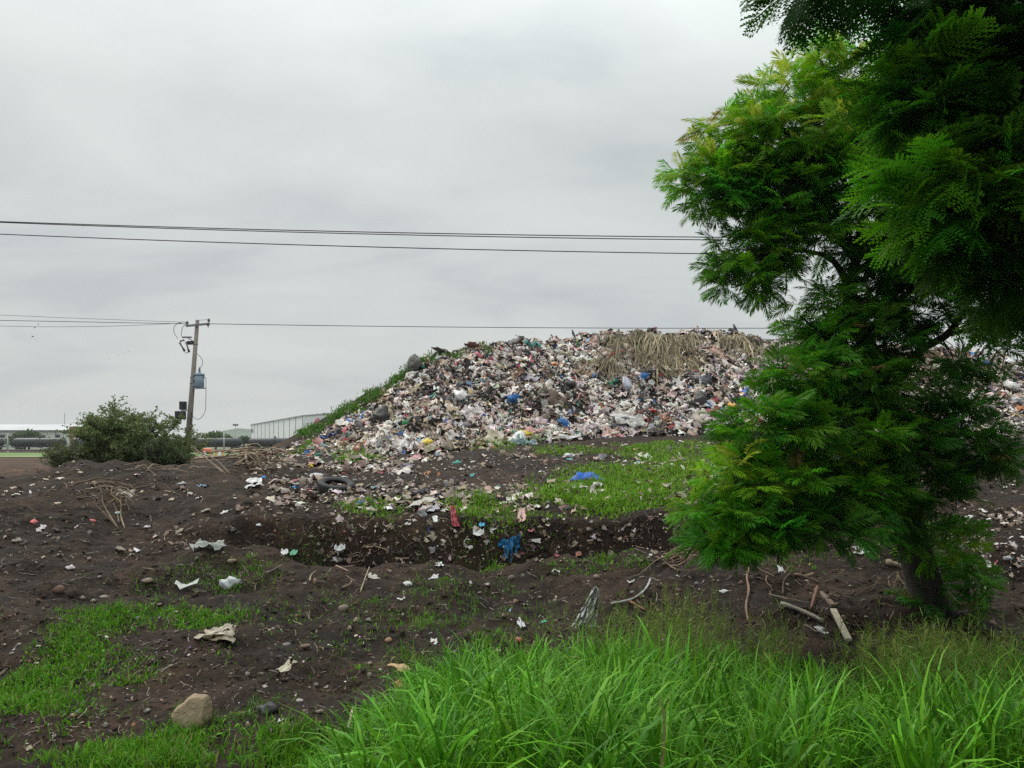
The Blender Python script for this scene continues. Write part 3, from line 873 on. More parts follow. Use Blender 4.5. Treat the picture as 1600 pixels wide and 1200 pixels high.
tries = 0
while len(spots) < 205 and tries < 6000:
    tries += 1
    y = 4.2 + 4.6 * random.random(); p = 500 + 1260 * random.random()
    x = (p - CX) / F * y; z = float(ground(np.array([x]), np.array([y]))[0])
    htop = CAMZ - (top(p) - HY) / F * y - z         # height that just reaches the outline of the stand
    if htop < 0.16 or (abs(p - 1325) < 26 and y > 5.6): continue
    if any((x - a) ** 2 + (y - b) ** 2 < 0.36 ** 2 for a, b in spots): continue
    spots.append((x, y))
    h = min(htop * (0.66 + 0.42 * random.random()), 1.0 + 0.35 * random.random())
    clump(x, y, h, int(random.uniform(80, 120)), 0.021, G1, 0.13)
mk('tall_grass', tall.mesh('tall_grass'), M_GRASS, kind='stuff', label='tall bright green arching grass at the foot of the tree', cat='grass')
# thin flowering grass with loose seed heads behind it
seed = Soup()
def panicle(x, y, h, col):
    z = float(ground(np.array([x]), np.array([y]))[0])
    n = 20
    lean = rng.normal(size=2) * 0.10
    s = 0.55 + 0.45 * rng.random(n)
    P = np.stack([x + lean[0] * s * h, y + lean[1] * s * h, z + s * h], 1)
    blades(seed, BL_SHORT[:2], P, 0.05 + 0.09 * rng.random(n), 0.004 + 0.003 * rng.random(n), green(n, *col, dry=0.1), 0.9)
    blades(seed, BL_TALL[:1], np.array([[x, y, z]]), np.array([h]), np.array([0.006]), green(1, *col), 0.1)
    m = 8
    Q = np.stack([x + rng.normal(size=m) * 0.08, y + rng.normal(size=m) * 0.08, np.full(m, z)], 1)
    blades(seed, BL_TALL, Q, h * (0.4 + 0.4 * rng.random(m)), 0.006 * np.ones(m), green(m, *col, dry=0.1), 0.4)
SEEDC = ((0.11, 0.19, 0.03), (0.22, 0.29, 0.05))
for (cx, cy, rx, n, y0, y1) in ((1000, 962, 150, 170, 7.6, 9.3), (1440, 1005, 110, 260, 6.6, 8.8), (1200, 985, 60, 50, 7.6, 8.8), (1550, 1010, 80, 110, 6.5, 8.5), (1060, 940, 40, 30, 8, 9)):
    for q in range(n):
        y = y0 + (y1 - y0) * random.random(); p = random.gauss(cx, rx * 0.55); x = (p - CX) / F * y
        z = float(ground(np.array([x]), np.array([y]))[0])
        h = CAMZ - (cy + random.gauss(0, 22) - HY) / F * y - z
        if 0.2 < h < 1.5: panicle(x, y, h, SEEDC)
mk('seeding_grass', seed.mesh('seeding_grass'), M_GRASS, kind='stuff', label='thin yellow green grass with loose seed heads behind the tall grass', cat='grass')

# ------------------------------------------------------------------ single pieces of rubbish
BAG_M = [make_mesh('bag', *bag_shape(3, 40 + s), False) for s in range(7)]
SHEET_M = [make_mesh('sheet', *sheet_shape(12, 9, 60 + s, 0.26, 0.05), True) for s in range(7)]
FLAT_M = [make_mesh('flat_sheet', *sheet_shape(12, 9, 80 + s, 0.10, 0.04), True) for s in range(5)]
BOARD_M = [make_mesh('board', *board_shape(90 + s)) for s in range(4)]
def strip_solid(seed):
    v, t = rope_shape(seed); v2 = v.copy(); v2[:, 2] -= 0.03
    return np.concatenate([v, v2]), np.concatenate([t, t[:, ::-1] + len(v)])
ROPE_M = [make_mesh('strip', *strip_solid(100 + s), True) for s in range(5)]
STONE_M = [make_mesh('stone', *stone_shape(2, 20 + s), False) for s in range(8)]
for s in BAG_M + SHEET_M + FLAT_M + BOARD_M + ROPE_M: s.materials.append(M_TRASH_O)
for s in STONE_M: s.materials.append(M_STONE_O)
KIND = {'bag': BAG_M, 'sheet': SHEET_M, 'flat': FLAT_M, 'board': BOARD_M, 'strip': ROPE_M}
CAT = {'bag': 'rubbish bag', 'sheet': 'plastic sheet', 'flat': 'plastic sheet', 'board': 'cardboard', 'strip': 'rag'}
NAME = {'bag': 'rubbish_bag', 'sheet': 'plastic_sheet', 'flat': 'plastic_sheet', 'board': 'cardboard_sheet', 'strip': 'rag'}
taken = []
def matrix(P, N, yaw, scale, tilt=0.0, roll=0.0):
    z = Vector(N).normalized(); q = Vector((0, 0, 1)).rotation_difference(z).to_matrix().to_4x4()
    return Matrix.Translation(Vector(P)) @ q @ Euler((tilt, roll, yaw)).to_matrix().to_4x4() @ Matrix.Diagonal((*scale, 1))
def piece(kind, px, py, w, h, col, label, name=None, cat=None, group=None, on='mound', lift=0.10, yaw=None, tilt=0.0):
    if on == 'mound':
        P, t = castm(px, py + h * 0.25); N = mound_normals(np.array([float(px)]), np.array([t]))[0]
    else:
        P = cast([px], [py + h * 0.35])[0]; N = surf_normal(P[:1], P[1:2])[0]
        if N[2] < 0.75: N = N * 0.45 + np.array((0, -0.1, 0.55)); N = N / np.linalg.norm(N)
    m = P[1] / F
    sx = w * m
    lean = 0.55 if on == 'mound' else 0.28
    # height seen is partly depth on the slope, partly the piece's own height
    if kind == 'bag':
        sc = (sx, sx * 0.9, max(h * m * 1.25, sx * 0.35))
    elif kind in ('sheet', 'flat'):
        sc = (sx, max(h * m / lean * 0.75, sx * 0.3), sx * (0.8 if on == 'mound' else 0.38))
    elif kind == 'board':
        sc = (sx, max(h * m / lean * 0.8, sx * 0.3), sx)
    else:
        sc = (sx, max(h * m * 3, sx * 0.6), sx * 0.9)
    yw = random.uniform(-0.3, 0.3) if yaw is None else yaw
    pos = np.array(P) + np.array(N) * lift * min(sc[0], sc[2])
    me = random.choice(KIND[kind])
    taken.append((px, py))
    return mk(name or NAME[kind], me, label=label, cat=cat or CAT[kind], group=group, mw=matrix(pos, N, yw, sc, tilt), color=col)
BLUE, NAVY, TEAL, GREEN = (0.006, 0.15, 0.46), (0.02, 0.06, 0.28), (0.02, 0.36, 0.30), (0.04, 0.36, 0.12)
YEL, ORA, RED, PINK = (0.75, 0.55, 0.03), (0.68, 0.24, 0.06), (0.50, 0.06, 0.06), (0.62, 0.16, 0.22)
WHT, PALE, GRY, BLK, TAN, LIL = (0.76, 0.75, 0.73), (0.62, 0.60, 0.56), (0.30, 0.30, 0.31), (0.025, 0.025, 0.03), (0.46, 0.35, 0.23), (0.42, 0.42, 0.50)
PUR, LBL = (0.24, 0.09, 0.36), (0.42, 0.58, 0.62)
heap_items = [
 ('bag', 803, 621, 18, 20, BLUE, 'bright blue plastic bag hanging high in the middle of the heap'),
 ('bag', 881, 660, 22, 13, BLUE, 'large blue plastic bag low on the heap beside grey bags'),
 ('bag', 888, 642, 15, 9, BLUE, 'small blue plastic bag just above the large blue bag'),
 ('bag', 700, 661, 15, 15, NAVY, 'dark blue plastic bag among pale rubbish low on the heap'),
 ('sheet', 482, 707, 14, 12, BLUE, 'blue plastic scrap beside the weeds at the end of the heap'),
 ('sheet', 508, 699, 18, 6, LBL, 'light blue rag at the low end of the heap'),
 ('bag', 669, 690, 14, 10, YEL, 'yellow plastic bag at the foot of the heap'),
 ('sheet', 763, 636, 12, 8, YEL, 'small yellow wrapper below the bright blue hanging bag'),
 ('bag', 822, 678, 20, 11, YEL, 'yellow plastic bag on top of a white bag at the foot of the heap'),
 ('bag', 808, 687, 22, 16, WHT, 'white plastic bag under the yellow bag at the heap foot'),
 ('sheet', 797, 670, 16, 7, PUR, 'purple plastic rag near the heap foot'),
 ('flat', 980, 657, 62, 20, PALE, 'large pale plastic sheet spread low on the heap'),
 ('board', 990, 601, 38, 20, LIL, 'large lilac grey panel lying below the dry stalks'),
 ('flat', 1111, 645, 34, 13, (0.55, 0.17, 0.18), 'red and pink patterned cloth lying on the heap near the tree'),
 ('sheet', 1040, 652, 20, 12, (0.66, 0.33, 0.2), 'pale orange plastic bundle right of the large pale sheet'),
 ('bag', 1143, 634, 13, 13, (0.78, 0.42, 0.08), 'bright orange bag on the heap close to the tree leaves'),
 ('board', 1121, 628, 18, 9, (0.55, 0.40, 0.12), 'yellowish cardboard flap above the patterned red cloth'),
 ('sheet', 1108, 632, 12, 8, (0.06, 0.3, 0.6), 'small blue scrap under the yellowish cardboard flap'),
 ('bag', 1094, 624, 18, 20, (0.05, 0.05, 0.055), 'black bag standing above the patterned red cloth'),
 ('bag', 1101, 591, 26, 18, (0.06, 0.065, 0.085), 'dark grey bag below the dry stalks near the tree'),
 ('strip', 1057, 648, 12, 16, BLK, 'black tube shaped bundle beside the orange bundle'),
 ('sheet', 1120, 673, 46, 12, WHT, 'white plastic sheet at the foot of the heap by the tree'),
 ('sheet', 870, 545, 15, 7, BLUE, 'blue plastic sheet near the crest of the heap'),
 ('sheet', 832, 541, 30, 7, (0.10, 0.36, 0.34), 'long teal sheet near the crest of the heap'),
 ('sheet', 902, 538, 12, 9, GREEN, 'green plastic scrap just under the crest'),
 ('strip', 962, 553, 26, 6, RED, 'red cloth strip beside the upper edge of the dry stalks'),
 ('bag', 697, 626, 22, 20, BLK, 'big black bag in the middle of the sloping end of heap'),
 ('bag', 720, 618, 26, 19, WHT, 'white bag beside the big black bag on the heap'),
 ('bag', 595, 651, 24, 22, BLK, 'big black bag near the weedy end of the heap'),
 ('bag', 735, 631, 14, 12, BLK, 'small black bag below the white bag on the slope'),
 ('bag', 649, 570, 22, 18, (0.10, 0.095, 0.09), 'dark bundle on the shoulder where the weedy slope meets the crest'),
 ('bag', 693, 549, 22, 10, (0.09, 0.07, 0.06), 'dark brown lump on the crest above the weeds'),
 ('bag', 741, 543, 28, 8, (0.16, 0.06, 0.05), 'dark red bundle on the crest of the heap'),
 ('bag', 799, 538, 26, 11, (0.06, 0.05, 0.045), 'black heap of sacks on the crest'),
 ('bag', 602, 681, 18, 22, (0.58, 0.54, 0.48), 'pale sack hanging above the foot of the heap'),
 ('sheet', 546, 685, 8, 14, TEAL, 'teal strip of plastic near the low end of the heap'),
 ('sheet', 820, 697, 42, 9, LBL, 'light blue translucent sheet lying at the foot of the heap'),
 ('strip', 890, 686, 34, 7, WHT, 'long white strip at the foot of the heap'),
 ('bag', 893, 600, 15, 12, BLK, 'black bag left of the lilac grey panel'),
 ('sheet', 960, 598, 22, 9, (0.02, 0.22, 0.12), 'dark green net crumpled beside the lilac grey panel'),
 ('bag', 1003, 588, 14, 8, BLUE, 'blue bag peeping out under the dry stalks'),
 ('sheet', 812, 585, 26, 9, (0.34, 0.2, 0.13), 'brown cardboard lying under the crest above the blue hanging bag'),
 ('board', 900, 582, 24, 10, (0.36, 0.24, 0.16), 'flat brown carton above the black bag'),
 ('sheet', 805, 575, 20, 7, (0.55, 0.1, 0.25), 'crimson cloth high on the slope of the heap'),
 ('sheet', 768, 562, 14, 8, (0.5, 0.07, 0.2), 'dark pink cloth high near the crest'),
 ('bag', 635, 665, 12, 9, GREEN, 'green bag among dark rubbish on the lower slope'),
 ('bag', 1450, 648, 30, 13, (0.72, 0.24, 0.06), 'orange plastic tarp seen through the tree branches'),
 ('sheet', 1541, 568, 14, 7, BLUE, 'blue sheet on the crest right of the tree trunk'),
 ('sheet', 1411, 625, 9, 9, PINK, 'pink scrap seen through a gap in the tree leaves'),
 ('sheet', 1492, 633, 14, 10, (0.62, 0.2, 0.16), 'red white rag right of the orange tarp behind the tree'),
 ('board', 1584, 664, 34, 9, (0.42, 0.38, 0.34), 'flat concrete coloured slab at the heap foot by the picture edge'),
 ('bag', 1580, 605, 22, 16, WHT, 'white bag high on the heap at the picture edge'),
 ('bag', 1588, 628, 24, 12, (0.55, 0.56, 0.54), 'grey white bag below the white bag at the picture edge'),
 ('sheet', 1520, 620, 24, 12, WHT, 'white sheet right of the tree trunk on the heap'),
 ('bag', 1178, 550, 16, 12, BLK, 'black bag near the crest beside the hanging stalks'),
 ('board', 1160, 545, 22, 12, TAN, 'tan cardboard near the crest close to the tree'),
 ('board', 1180, 560, 18, 10, (0.52, 0.40, 0.26), 'light brown carton below the tan cardboard near the crest'),
]
for it in heap_items:
    piece(*it)
landmarks = [(803, 621, 'the bright blue hanging bag'), (881, 660, 'the large blue bag'), (669, 690, 'the yellow bag at the foot'), (980, 657, 'the large pale sheet'),
 (990, 601, 'the lilac grey panel'), (1111, 645, 'the patterned red cloth'), (1101, 591, 'the dark grey bag'), (870, 545, 'the blue sheet by the crest'), (697, 626, 'the big black bag'),
 (595, 651, 'the black bag by the weeds'), (649, 570, 'the dark shoulder bundle'), (1040, 555, 'the dry stalks'), (602, 681, 'the pale hanging sack'), (1450, 648, 'the orange tarp'),
 (763, 636, 'the small yellow wrapper'), (832, 541, 'the long teal sheet'), (820, 690, 'the light blue sheet'), (900, 582, 'the brown carton'), (700, 661, 'the dark blue bag'),
 (768, 562, 'the dark pink cloth'), (1120, 673, 'the white sheet by the tree'), (1040, 652, 'the pale orange bundle'), (508, 699, 'the light blue rag'), (1588, 628, 'the picture edge bags')]
COLW = [('white', WHT), ('off white', PALE), ('grey', GRY), ('black', BLK), ('tan', TAN), ('red', RED), ('pink', PINK), ('blue', BLUE), ('teal', TEAL), ('yellow', YEL), ('dull brown', (0.2, 0.14, 0.1)), ('pale blue', LBL)]
NOUN = {'bag': 'plastic bag', 'sheet': 'crumpled sheet', 'flat': 'flat sheet', 'board': 'cardboard piece', 'strip': 'rag'}
used = set()
def auto_label(cw, kind, w, px, py, marks, noun=None, tail=''):
    size = 'small' if w < 10 else ('large' if w > 13 else 'medium')
    d = sorted(marks, key=lambda q: (q[0] - px) ** 2 + ((q[1] - py) * 1.6) ** 2)
    for q in d[:6]:
        rel = 'above' if q[1] - py > abs(q[0] - px) * 0.5 else ('below' if py - q[1] > abs(q[0] - px) * 0.5 else 'beside')
        for l in (f'{size} {cw} {noun or NOUN[kind]} {rel} {q[2]}{tail}',):
            if l not in used:
                used.add(l); return l
    return None
rr = random.Random(21)
made = 0
while made < 150:
    px = rr.uniform(450, 1215) if rr.random() < 0.86 else rr.uniform(1480, 1600)
    t = rr.uniform(0.02, 0.98)
    if t > float(flank(np.array(px))): continue
    Xm, Ym, Zm = (float(q) for q in mound_at(np.array([px]), np.array([t])))
    py = HY - F * (Zm - CAMZ) / Ym
    if any(abs(px - a) < 13 and abs(py - b) < 9 for a, b in taken): continue
    if 940 < px < 1140 and 515 < py < 585: continue
    kind = rr.choices(['bag', 'sheet', 'flat', 'board', 'strip'], [0.42, 0.26, 0.12, 0.12, 0.08])[0]
    wts = [0.24, 0.24, 0.09, 0.24, 0.07, 0.02, 0.012, 0.02, 0.012, 0.01, 0.06, 0.012]
    if kind == 'board': cw, col = rr.choice([COLW[4], COLW[10], COLW[1]])
    else: cw, col = rr.choices(COLW, wts)[0]
    w = rr.uniform(7, 15); h = w * rr.uniform(0.35, 0.65)
    l = auto_label(cw, kind, w, px, py, landmarks)
    if l is None: continue
    j = 1 + 0.12 * rr.uniform(-1, 1)
    piece(kind, px, py, w, h, tuple(min(0.8, c * j) for c in col), l, group='loose pieces of rubbish on the heap')
    made += 1

# ------------------------------------------------------------------ litter lying on the soil
def gp(kind, px, py, w, h, col, label, **k):
    col = tuple(0.86 * c for c in col) if min(col) > 0.35 else col
    return piece(kind, px, py, w, h, col, label, on='ground', **k)
ground_items = [
 ('sheet', 326, 853, 60, 8, (0.42, 0.44, 0.39), 'dirty grey plastic sheet along the trench lip'),
 ('bag', 358, 906, 22, 24, (0.55, 0.57, 0.57), 'torn white plastic bag standing in the weeds'),
 ('strip', 290, 912, 36, 14, (0.55, 0.58, 0.52), 'torn grey green plastic strip beside the white bag'),
 ('bag', 418, 1103, 24, 26, (0.035, 0.037, 0.042), 'black plastic bag near the boulder'),
 ('bag', 893, 712, 24, 12, WHT, 'round white bag on the weeds below the heap'),
 ('sheet', 1010, 712, 22, 13, WHT, 'crumpled white bag on the green weeds'),
 ('strip', 1062, 706, 10, 24, PALE, 'pale stick shaped scrap leaning in the weeds'),
 ('bag', 714, 722, 12, 8, TEAL, 'small teal bag on the bare soil below the heap'),
 ('sheet', 595, 735, 14, 10, (0.55, 0.14, 0.2), 'crumpled red scrap on the soil right of the tyre'),
 ('bag', 486, 727, 8, 10, YEL, 'small yellow scrap near the brush pile'),
 ('sheet', 411, 745, 14, 6, BLUE, 'blue scrap below the brush pile'),
 ('sheet', 463, 758, 10, 6, (0.05, 0.3, 0.65), 'small blue scrap left of the tyre'),
 ('strip', 455, 775, 16, 5, (0.7, 0.2, 0.05), 'orange bottle cap end lying on dark soil'),
 ('sheet', 398, 748, 24, 12, WHT, 'white plastic heap beside the brush pile'),
 ('bag', 495, 742, 18, 9, (0.6, 0.62, 0.64), 'white wrapper behind the tyre'),
 ('bag', 655, 767, 24, 13, BLK, 'black bag on the soil right of the tyre'),
 ('bag', 625, 751, 14, 10, (0.45, 0.36, 0.32), 'brown grey bag between tyre and black bag'),
 ('flat', 660, 782, 50, 11, (0.55, 0.50, 0.45), 'spread of pale paper under the black bag'),
 ('sheet', 672, 793, 30, 9, (0.5, 0.49, 0.52), 'lilac white paper below the pale paper'),
 ('bag', 580, 796, 18, 11, (0.52, 0.45, 0.35), 'tan paper bag in the small weed patch'),
 ('flat', 568, 781, 22, 6, PALE, 'white paper sheet above the tan paper bag'),
 ('flat', 905, 757, 34, 10, (0.55, 0.54, 0.48), 'pale sheet lying below the blue tarp'),
 ('bag', 934, 755, 13, 10, (0.55, 0.54, 0.5), 'small pale bag at the end of the blue tarp'),
 ('strip', 917, 779, 20, 5, (0.66, 0.5, 0.28), 'yellowish wooden slat on the bank edge'),
 ('bag', 825, 772, 8, 6, BLUE, 'small blue bottle among pale scraps above the trench'),
 ('sheet', 815, 800, 16, 14, (0.55, 0.33, 0.30), 'pink white rag on the trench edge'),
 ('sheet', 748, 828, 18, 9, WHT, 'white rag on the trench wall'),
 ('sheet', 752, 817, 10, 5, (0.06, 0.4, 0.6), 'small blue rag on the trench edge'),
 ('flat', 838, 842, 18, 5, PALE, 'pale strip of foam stuck in the trench wall'),
 ('bag', 905, 863, 9, 8, (0.6, 0.26, 0.2), 'small salmon scrap on the trench lip'),
 ('sheet', 445, 857, 12, 9, WHT, 'white scrap on the trench lip'),
 ('sheet', 461, 857, 12, 9, (0.12, 0.38, 0.24), 'green scrap on the trench lip'),
 ('sheet', 531, 852, 18, 8, (0.66, 0.67, 0.66), 'white crumpled plastic in the trench opening'),
 ('flat', 584, 899, 24, 9, (0.55, 0.5, 0.42), 'pale flat plate among weeds on the bank'),
 ('bag', 637, 911, 13, 10, (0.8, 0.79, 0.76), 'bright white shard on the soil'),
 ('sheet', 678, 900, 16, 9, (0.7, 0.71, 0.7), 'white plastic scrap above the white shard'),
 ('sheet', 686, 880, 14, 6, (0.72, 0.73, 0.73), 'white scrap on the bank just before the trench'),
 ('strip', 627, 935, 12, 6, (0.75, 0.74, 0.7), 'thin white shard below the bright white shard'),
 ('strip', 868, 890, 12, 8, (0.5, 0.5, 0.47), 'grey rag upright on the bank below the trench'),
 ('strip', 985, 905, 12, 14, (0.62, 0.62, 0.6), 'white strip of plastic on the bank near the roots'),
 ('sheet', 812, 966, 12, 18, (0.55, 0.57, 0.6), 'grey white plastic scrap behind the tall grass'),
 ('sheet', 852, 967, 14, 12, (0.05, 0.38, 0.27), 'green blue plastic scrap behind the tall grass'),
 ('bag', 811, 998, 12, 9, (0.62, 0.2, 0.13), 'red clay shard behind the tall grass'),
 ('flat', 450, 1036, 20, 16, (0.55, 0.5, 0.36), 'yellowish paper flap on bare soil'),
 ('bag', 626, 1042, 24, 13, (0.52, 0.34, 0.16), 'rotten orange fruit peel at the grass edge'),
 ('sheet', 622, 1066, 18, 10, (0.4, 0.14, 0.06), 'rusty leaf scrap below the orange peel'),
 ('sheet', 677, 1000, 14, 12, (0.6, 0.58, 0.52), 'pale torn scrap beside the arching grass'),
 ('strip', 440, 1122, 14, 12, (0.62, 0.62, 0.58), 'white feather like scrap beside the black bag'),
 ('sheet', 1220, 886, 11, 13, (0.66, 0.7, 0.68), 'pale shell shaped scrap in the shade of the tree'),
 ('sheet', 1345, 858, 26, 9, (0.68, 0.68, 0.67), 'white torn bag on the ledge left of the trunk'),
 ('sheet', 1540, 866, 12, 16, (0.64, 0.63, 0.62), 'white scrap hanging from the bank right of the trunk'),
 ('bag', 1574, 870, 12, 10, (0.55, 0.55, 0.58), 'grey white lump on the bank right of the trunk'),
 ('sheet', 1283, 982, 16, 9, (0.6, 0.62, 0.6), 'white scrap at the foot of the fallen pole'),
 ('bag', 1130, 923, 10, 7, (0.75, 0.75, 0.74), 'small white lump beside the dead roots'),
 ('bag', 110, 885, 11, 10, (0.66, 0.6, 0.6), 'pinkish white lump on the dark bank'),
 ('sheet', 112, 712, 26, 8, (0.55, 0.5, 0.46), 'pale sack on top of the far ridge'),
 ('flat', 218, 718, 22, 5, WHT, 'white sheet on the ridge in front of the bush'),
 ('sheet', 197, 768, 34, 14, (0.56, 0.50, 0.44), 'pale rags strewn on the ridge slope'),
 ('sheet', 318, 758, 18, 6, (0.12, 0.24, 0.36), 'dull blue scrap on the slope below the bush'),
 ('sheet', 352, 798, 14, 8, WHT, 'white scrap on the slope above the grey sheet'),
 ('bag', 285, 754, 9, 7, WHT, 'small white cup on the slope below the bush'),
 ('sheet', 395, 757, 30, 10, (0.6, 0.58, 0.56), 'strip of white rags below the brush pile'),
 ('sheet', 1502, 753, 10, 8, WHT, 'small white rag on the slope right of the tree'),
]
for it in ground_items:
    gp(*it)
gmarks = [(518, 755, 'the old tyre'), (655, 767, 'the black ground bag'), (918, 745, 'the blue tarp'), (714, 722, 'the teal bag'), (893, 712, 'the round white bag'), (190, 800, 'the pale roots'),
 (326, 853, 'the grey lip sheet'), (800, 858, 'the hanging blue cloth'), (708, 806, 'the red rag'), (410, 720, 'the brush pile'), (637, 911, 'the white shard'), (293, 1113, 'the boulder'),
 (335, 990, 'the folded cardboard'), (930, 940, 'the grey torn plastic'), (1080, 870, 'the dead roots'), (1310, 985, 'the leaning plank'), (1445, 900, 'the tree trunk'), (570, 890, 'the root tangle'),
 (358, 906, 'the torn white bag'), (197, 768, 'the pale rags'), (450, 1036, 'the paper flap'), (1010, 712, 'the crumpled white bag'), (60, 1000, 'the bright grass patch'), (1590, 880, 'the tree-side bank')]
made = 0
while made < 64:
    px = rr.uniform(20, 1150) if rr.random() < 0.85 else rr.uniform(1480, 1590); py = rr.uniform(722, 830)
    if rr.random() < 0.6: px = rr.uniform(420, 1080); py = rr.uniform(712, 800)
    if any(abs(px - a) < 14 and abs(py - b) < 8 for a, b in taken): continue
    kind = rr.choices(['bag', 'sheet', 'flat', 'strip'], [0.25, 0.4, 0.2, 0.15])[0]
    cw, col = rr.choices(COLW, [0.2, 0.28, 0.08, 0.04, 0.18, 0.03, 0.02, 0.02, 0.02, 0.01, 0.12, 0.02])[0]
    w = rr.uniform(5, 11); h = w * rr.uniform(0.35, 0.6)
    l = auto_label(cw, kind, w, px, py, gmarks, tail=' on soil')
    if l is None: continue
    gp(kind, px, py, w, h, col, l, group='scraps of rubbish lying on the soil')
    made += 1

# stones
def stone(px, py, w, h, col, label, me=None, yaw=None, sink=0.24, group='stones lying on the soil', name='stone'):
    P = cast([px], [py + h * 0.4])[0]; N = surf_normal(P[:1], P[1:2])[0]; m = P[1] / F
    taken.append((px, py))
    g_ = sum(col) / 3; col = tuple((0.62 * c + 0.38 * g_) * 0.85 for c in col)
    sc = (w * m * 0.95, w * m * 1.1, h * m * 1.55)
    return mk(name, me or random.choice(STONE_M), label=label, cat='stone', group=group, color=col,
              mw=matrix(P + np.array((0, 0, h * m * (0.38 - sink))), (0, 0, 1), random.uniform(-0.8, 0.8) if yaw is None else yaw, sc))
def boulder_mesh():
    v, f = ICO[3]; v = v.copy()
    # a blunt wedge: broad base on one side, flat sloping top that ends in a shoulder
    for d, lim in (((-0.62, -0.1, 0.78), 0.62), ((0.95, 0, 0.1), 0.72), ((0.1, 0, 1), 0.80), ((0.1, -0.9, 0.35), 0.62), ((-0.9, -0.3, -0.1), 0.93), ((0.55, -0.6, 0.5), 0.80), ((0, 0.9, 0.3), 0.7)):
        d = np.array(d); d = d / np.linalg.norm(d); h = v @ d
        v = v - d[None] * (np.maximum(h - lim, 0) * 0.94)[:, None]
    v = v * (1 + 0.08 * noise3(v, 3, 5) + 0.05 * noise3(v, 9, 2))[:, None]
    return make_mesh('boulder', v * 0.55, f, True)
M_BOULDER = tinted('boulder_stone', 'object', 0.9, 0.0, 0.25, dirt=0.45, dscale=14.0, bscale=26, bmp=0.9, bdist=0.035, dirtcol=(0.15, 0.10, 0.06))
bm_ = boulder_mesh(); bm_.materials.append(M_BOULDER)
P = cast([293], [1138])[0]; m = P[1] / F
mk('boulder', bm_, label='large tan boulder half sunk in the soil at the grass edge', cat='boulder', color=(0.33, 0.255, 0.165),
   mw=Matrix.Translation(Vector(P) + Vector((0, 0.12, 0.115))) @ Matrix.Diagonal((60 * m * 0.98, 0.36, 50 * m * 1.22, 1)))
taken.append((293, 1113))
ST, SG, SB, SP = (0.36, 0.26, 0.16), (0.24, 0.21, 0.18), (0.33, 0.13, 0.06), (0.40, 0.27, 0.2)
for a in [(537, 948, 17, 15, SP, 'flat pinkish stone standing on bare soil'), (556, 967, 14, 11, ST, 'rounded tan stone right of the pinkish stone'), (576, 967, 11, 8, (0.42, 0.36, 0.29), 'pale chip beside the rounded tan stone'),
          (493, 906, 8, 13, (0.5, 0.26, 0.1), 'orange stone standing beside a bent root'), (608, 998, 14, 10, (0.5, 0.24, 0.08), 'square orange brick fragment on the slope'), (448, 1004, 15, 11, SG, 'grey stone above the paper flap'),
          (478, 1008, 17, 9, (0.36, 0.2, 0.12), 'flat brown red stone beside the grey stone'), (545, 762, 18, 10, (0.40, 0.28, 0.18), 'tan stone touching the tyre'), (799, 901, 11, 10, SP, 'pink stone on the bank under the hanging cloth'),
          (932, 899, 10, 9, (0.34, 0.22, 0.14), 'brown stone on the bank top'), (27, 842, 18, 10, (0.30, 0.24, 0.19), 'brown stone low on the far bank'), (140, 831, 12, 10, (0.28, 0.21, 0.17), 'grey brown stone below the pale roots'),
          (363, 875, 16, 9, ST, 'tan stone on the lip below the grey sheet'), (232, 905, 20, 10, (0.33, 0.22, 0.15), 'curved brown stone beside grey strip'), (94, 918, 20, 16, (0.22, 0.09, 0.05), 'dark red clod on the near bank'),
          (129, 932, 11, 8, (0.46, 0.31, 0.24), 'pink brick chip on the near bank'), (146, 937, 13, 7, (0.40, 0.32, 0.22), 'tan flat stone below the brick chip'), (163, 931, 14, 7, (0.33, 0.25, 0.18), 'curved tan stone by the brick chip'),
          (388, 1130, 10, 12, (0.45, 0.28, 0.17), 'orange brown stone right of the boulder'), (230, 1107, 14, 11, (0.26, 0.23, 0.21), 'grey stone left of the boulder'), (105, 1042, 12, 8, (0.28, 0.12, 0.07), 'dark red stone in the grass'),
          (148, 1068, 10, 8, (0.30, 0.13, 0.08), 'brick red stone in the thin grass'), (165, 1131, 12, 11, (0.28, 0.25, 0.22), 'round grey stone low by the boulder'), (579, 1052, 10, 10, (0.36, 0.27, 0.2), 'small tan stone left of the orange peel'),
          (786, 960, 10, 8, (0.36, 0.25, 0.18), 'brown stone right behind the tall grass'), (868, 937, 9, 7, (0.44, 0.30, 0.16), 'orange tan stone above the torn grey plastic'), (807, 938, 11, 9, (0.42, 0.2, 0.11), 'red clay stone below the pink stone'),
          (1158, 909, 10, 9, (0.32, 0.17, 0.10), 'red brown stone in the shade by the roots'), (1494, 748, 14, 11, (0.36, 0.26, 0.17), 'tan stone high on the slope right of the tree'), (1318, 963, 9, 10, (0.32, 0.2, 0.11), 'brown stone beside the leaning plank'),
          (1552, 972, 12, 10, (0.38, 0.22, 0.16), 'pinkish brown stone behind the grass at picture edge'), (610, 720, 9, 7, SG, 'small grey stone on the flat below the heap'), (388, 1051, 10, 9, (0.4, 0.36, 0.3), 'pale stone left of the paper flap'),
          (352, 980, 9, 6, SG, 'grey stone behind the folded cardboard'), (470, 1093, 16, 8, (0.5, 0.46, 0.4), 'pale flat stone right of the black bag'), (500, 1110, 14, 8, SP, 'pinkish stone at the grass edge')]:
    stone(*a)
made = 0
swords = [('tan', ST), ('grey', SG), ('brick red', SB), ('pinkish', SP), ('pale', (0.42, 0.37, 0.30)), ('brown', (0.22, 0.16, 0.11))]
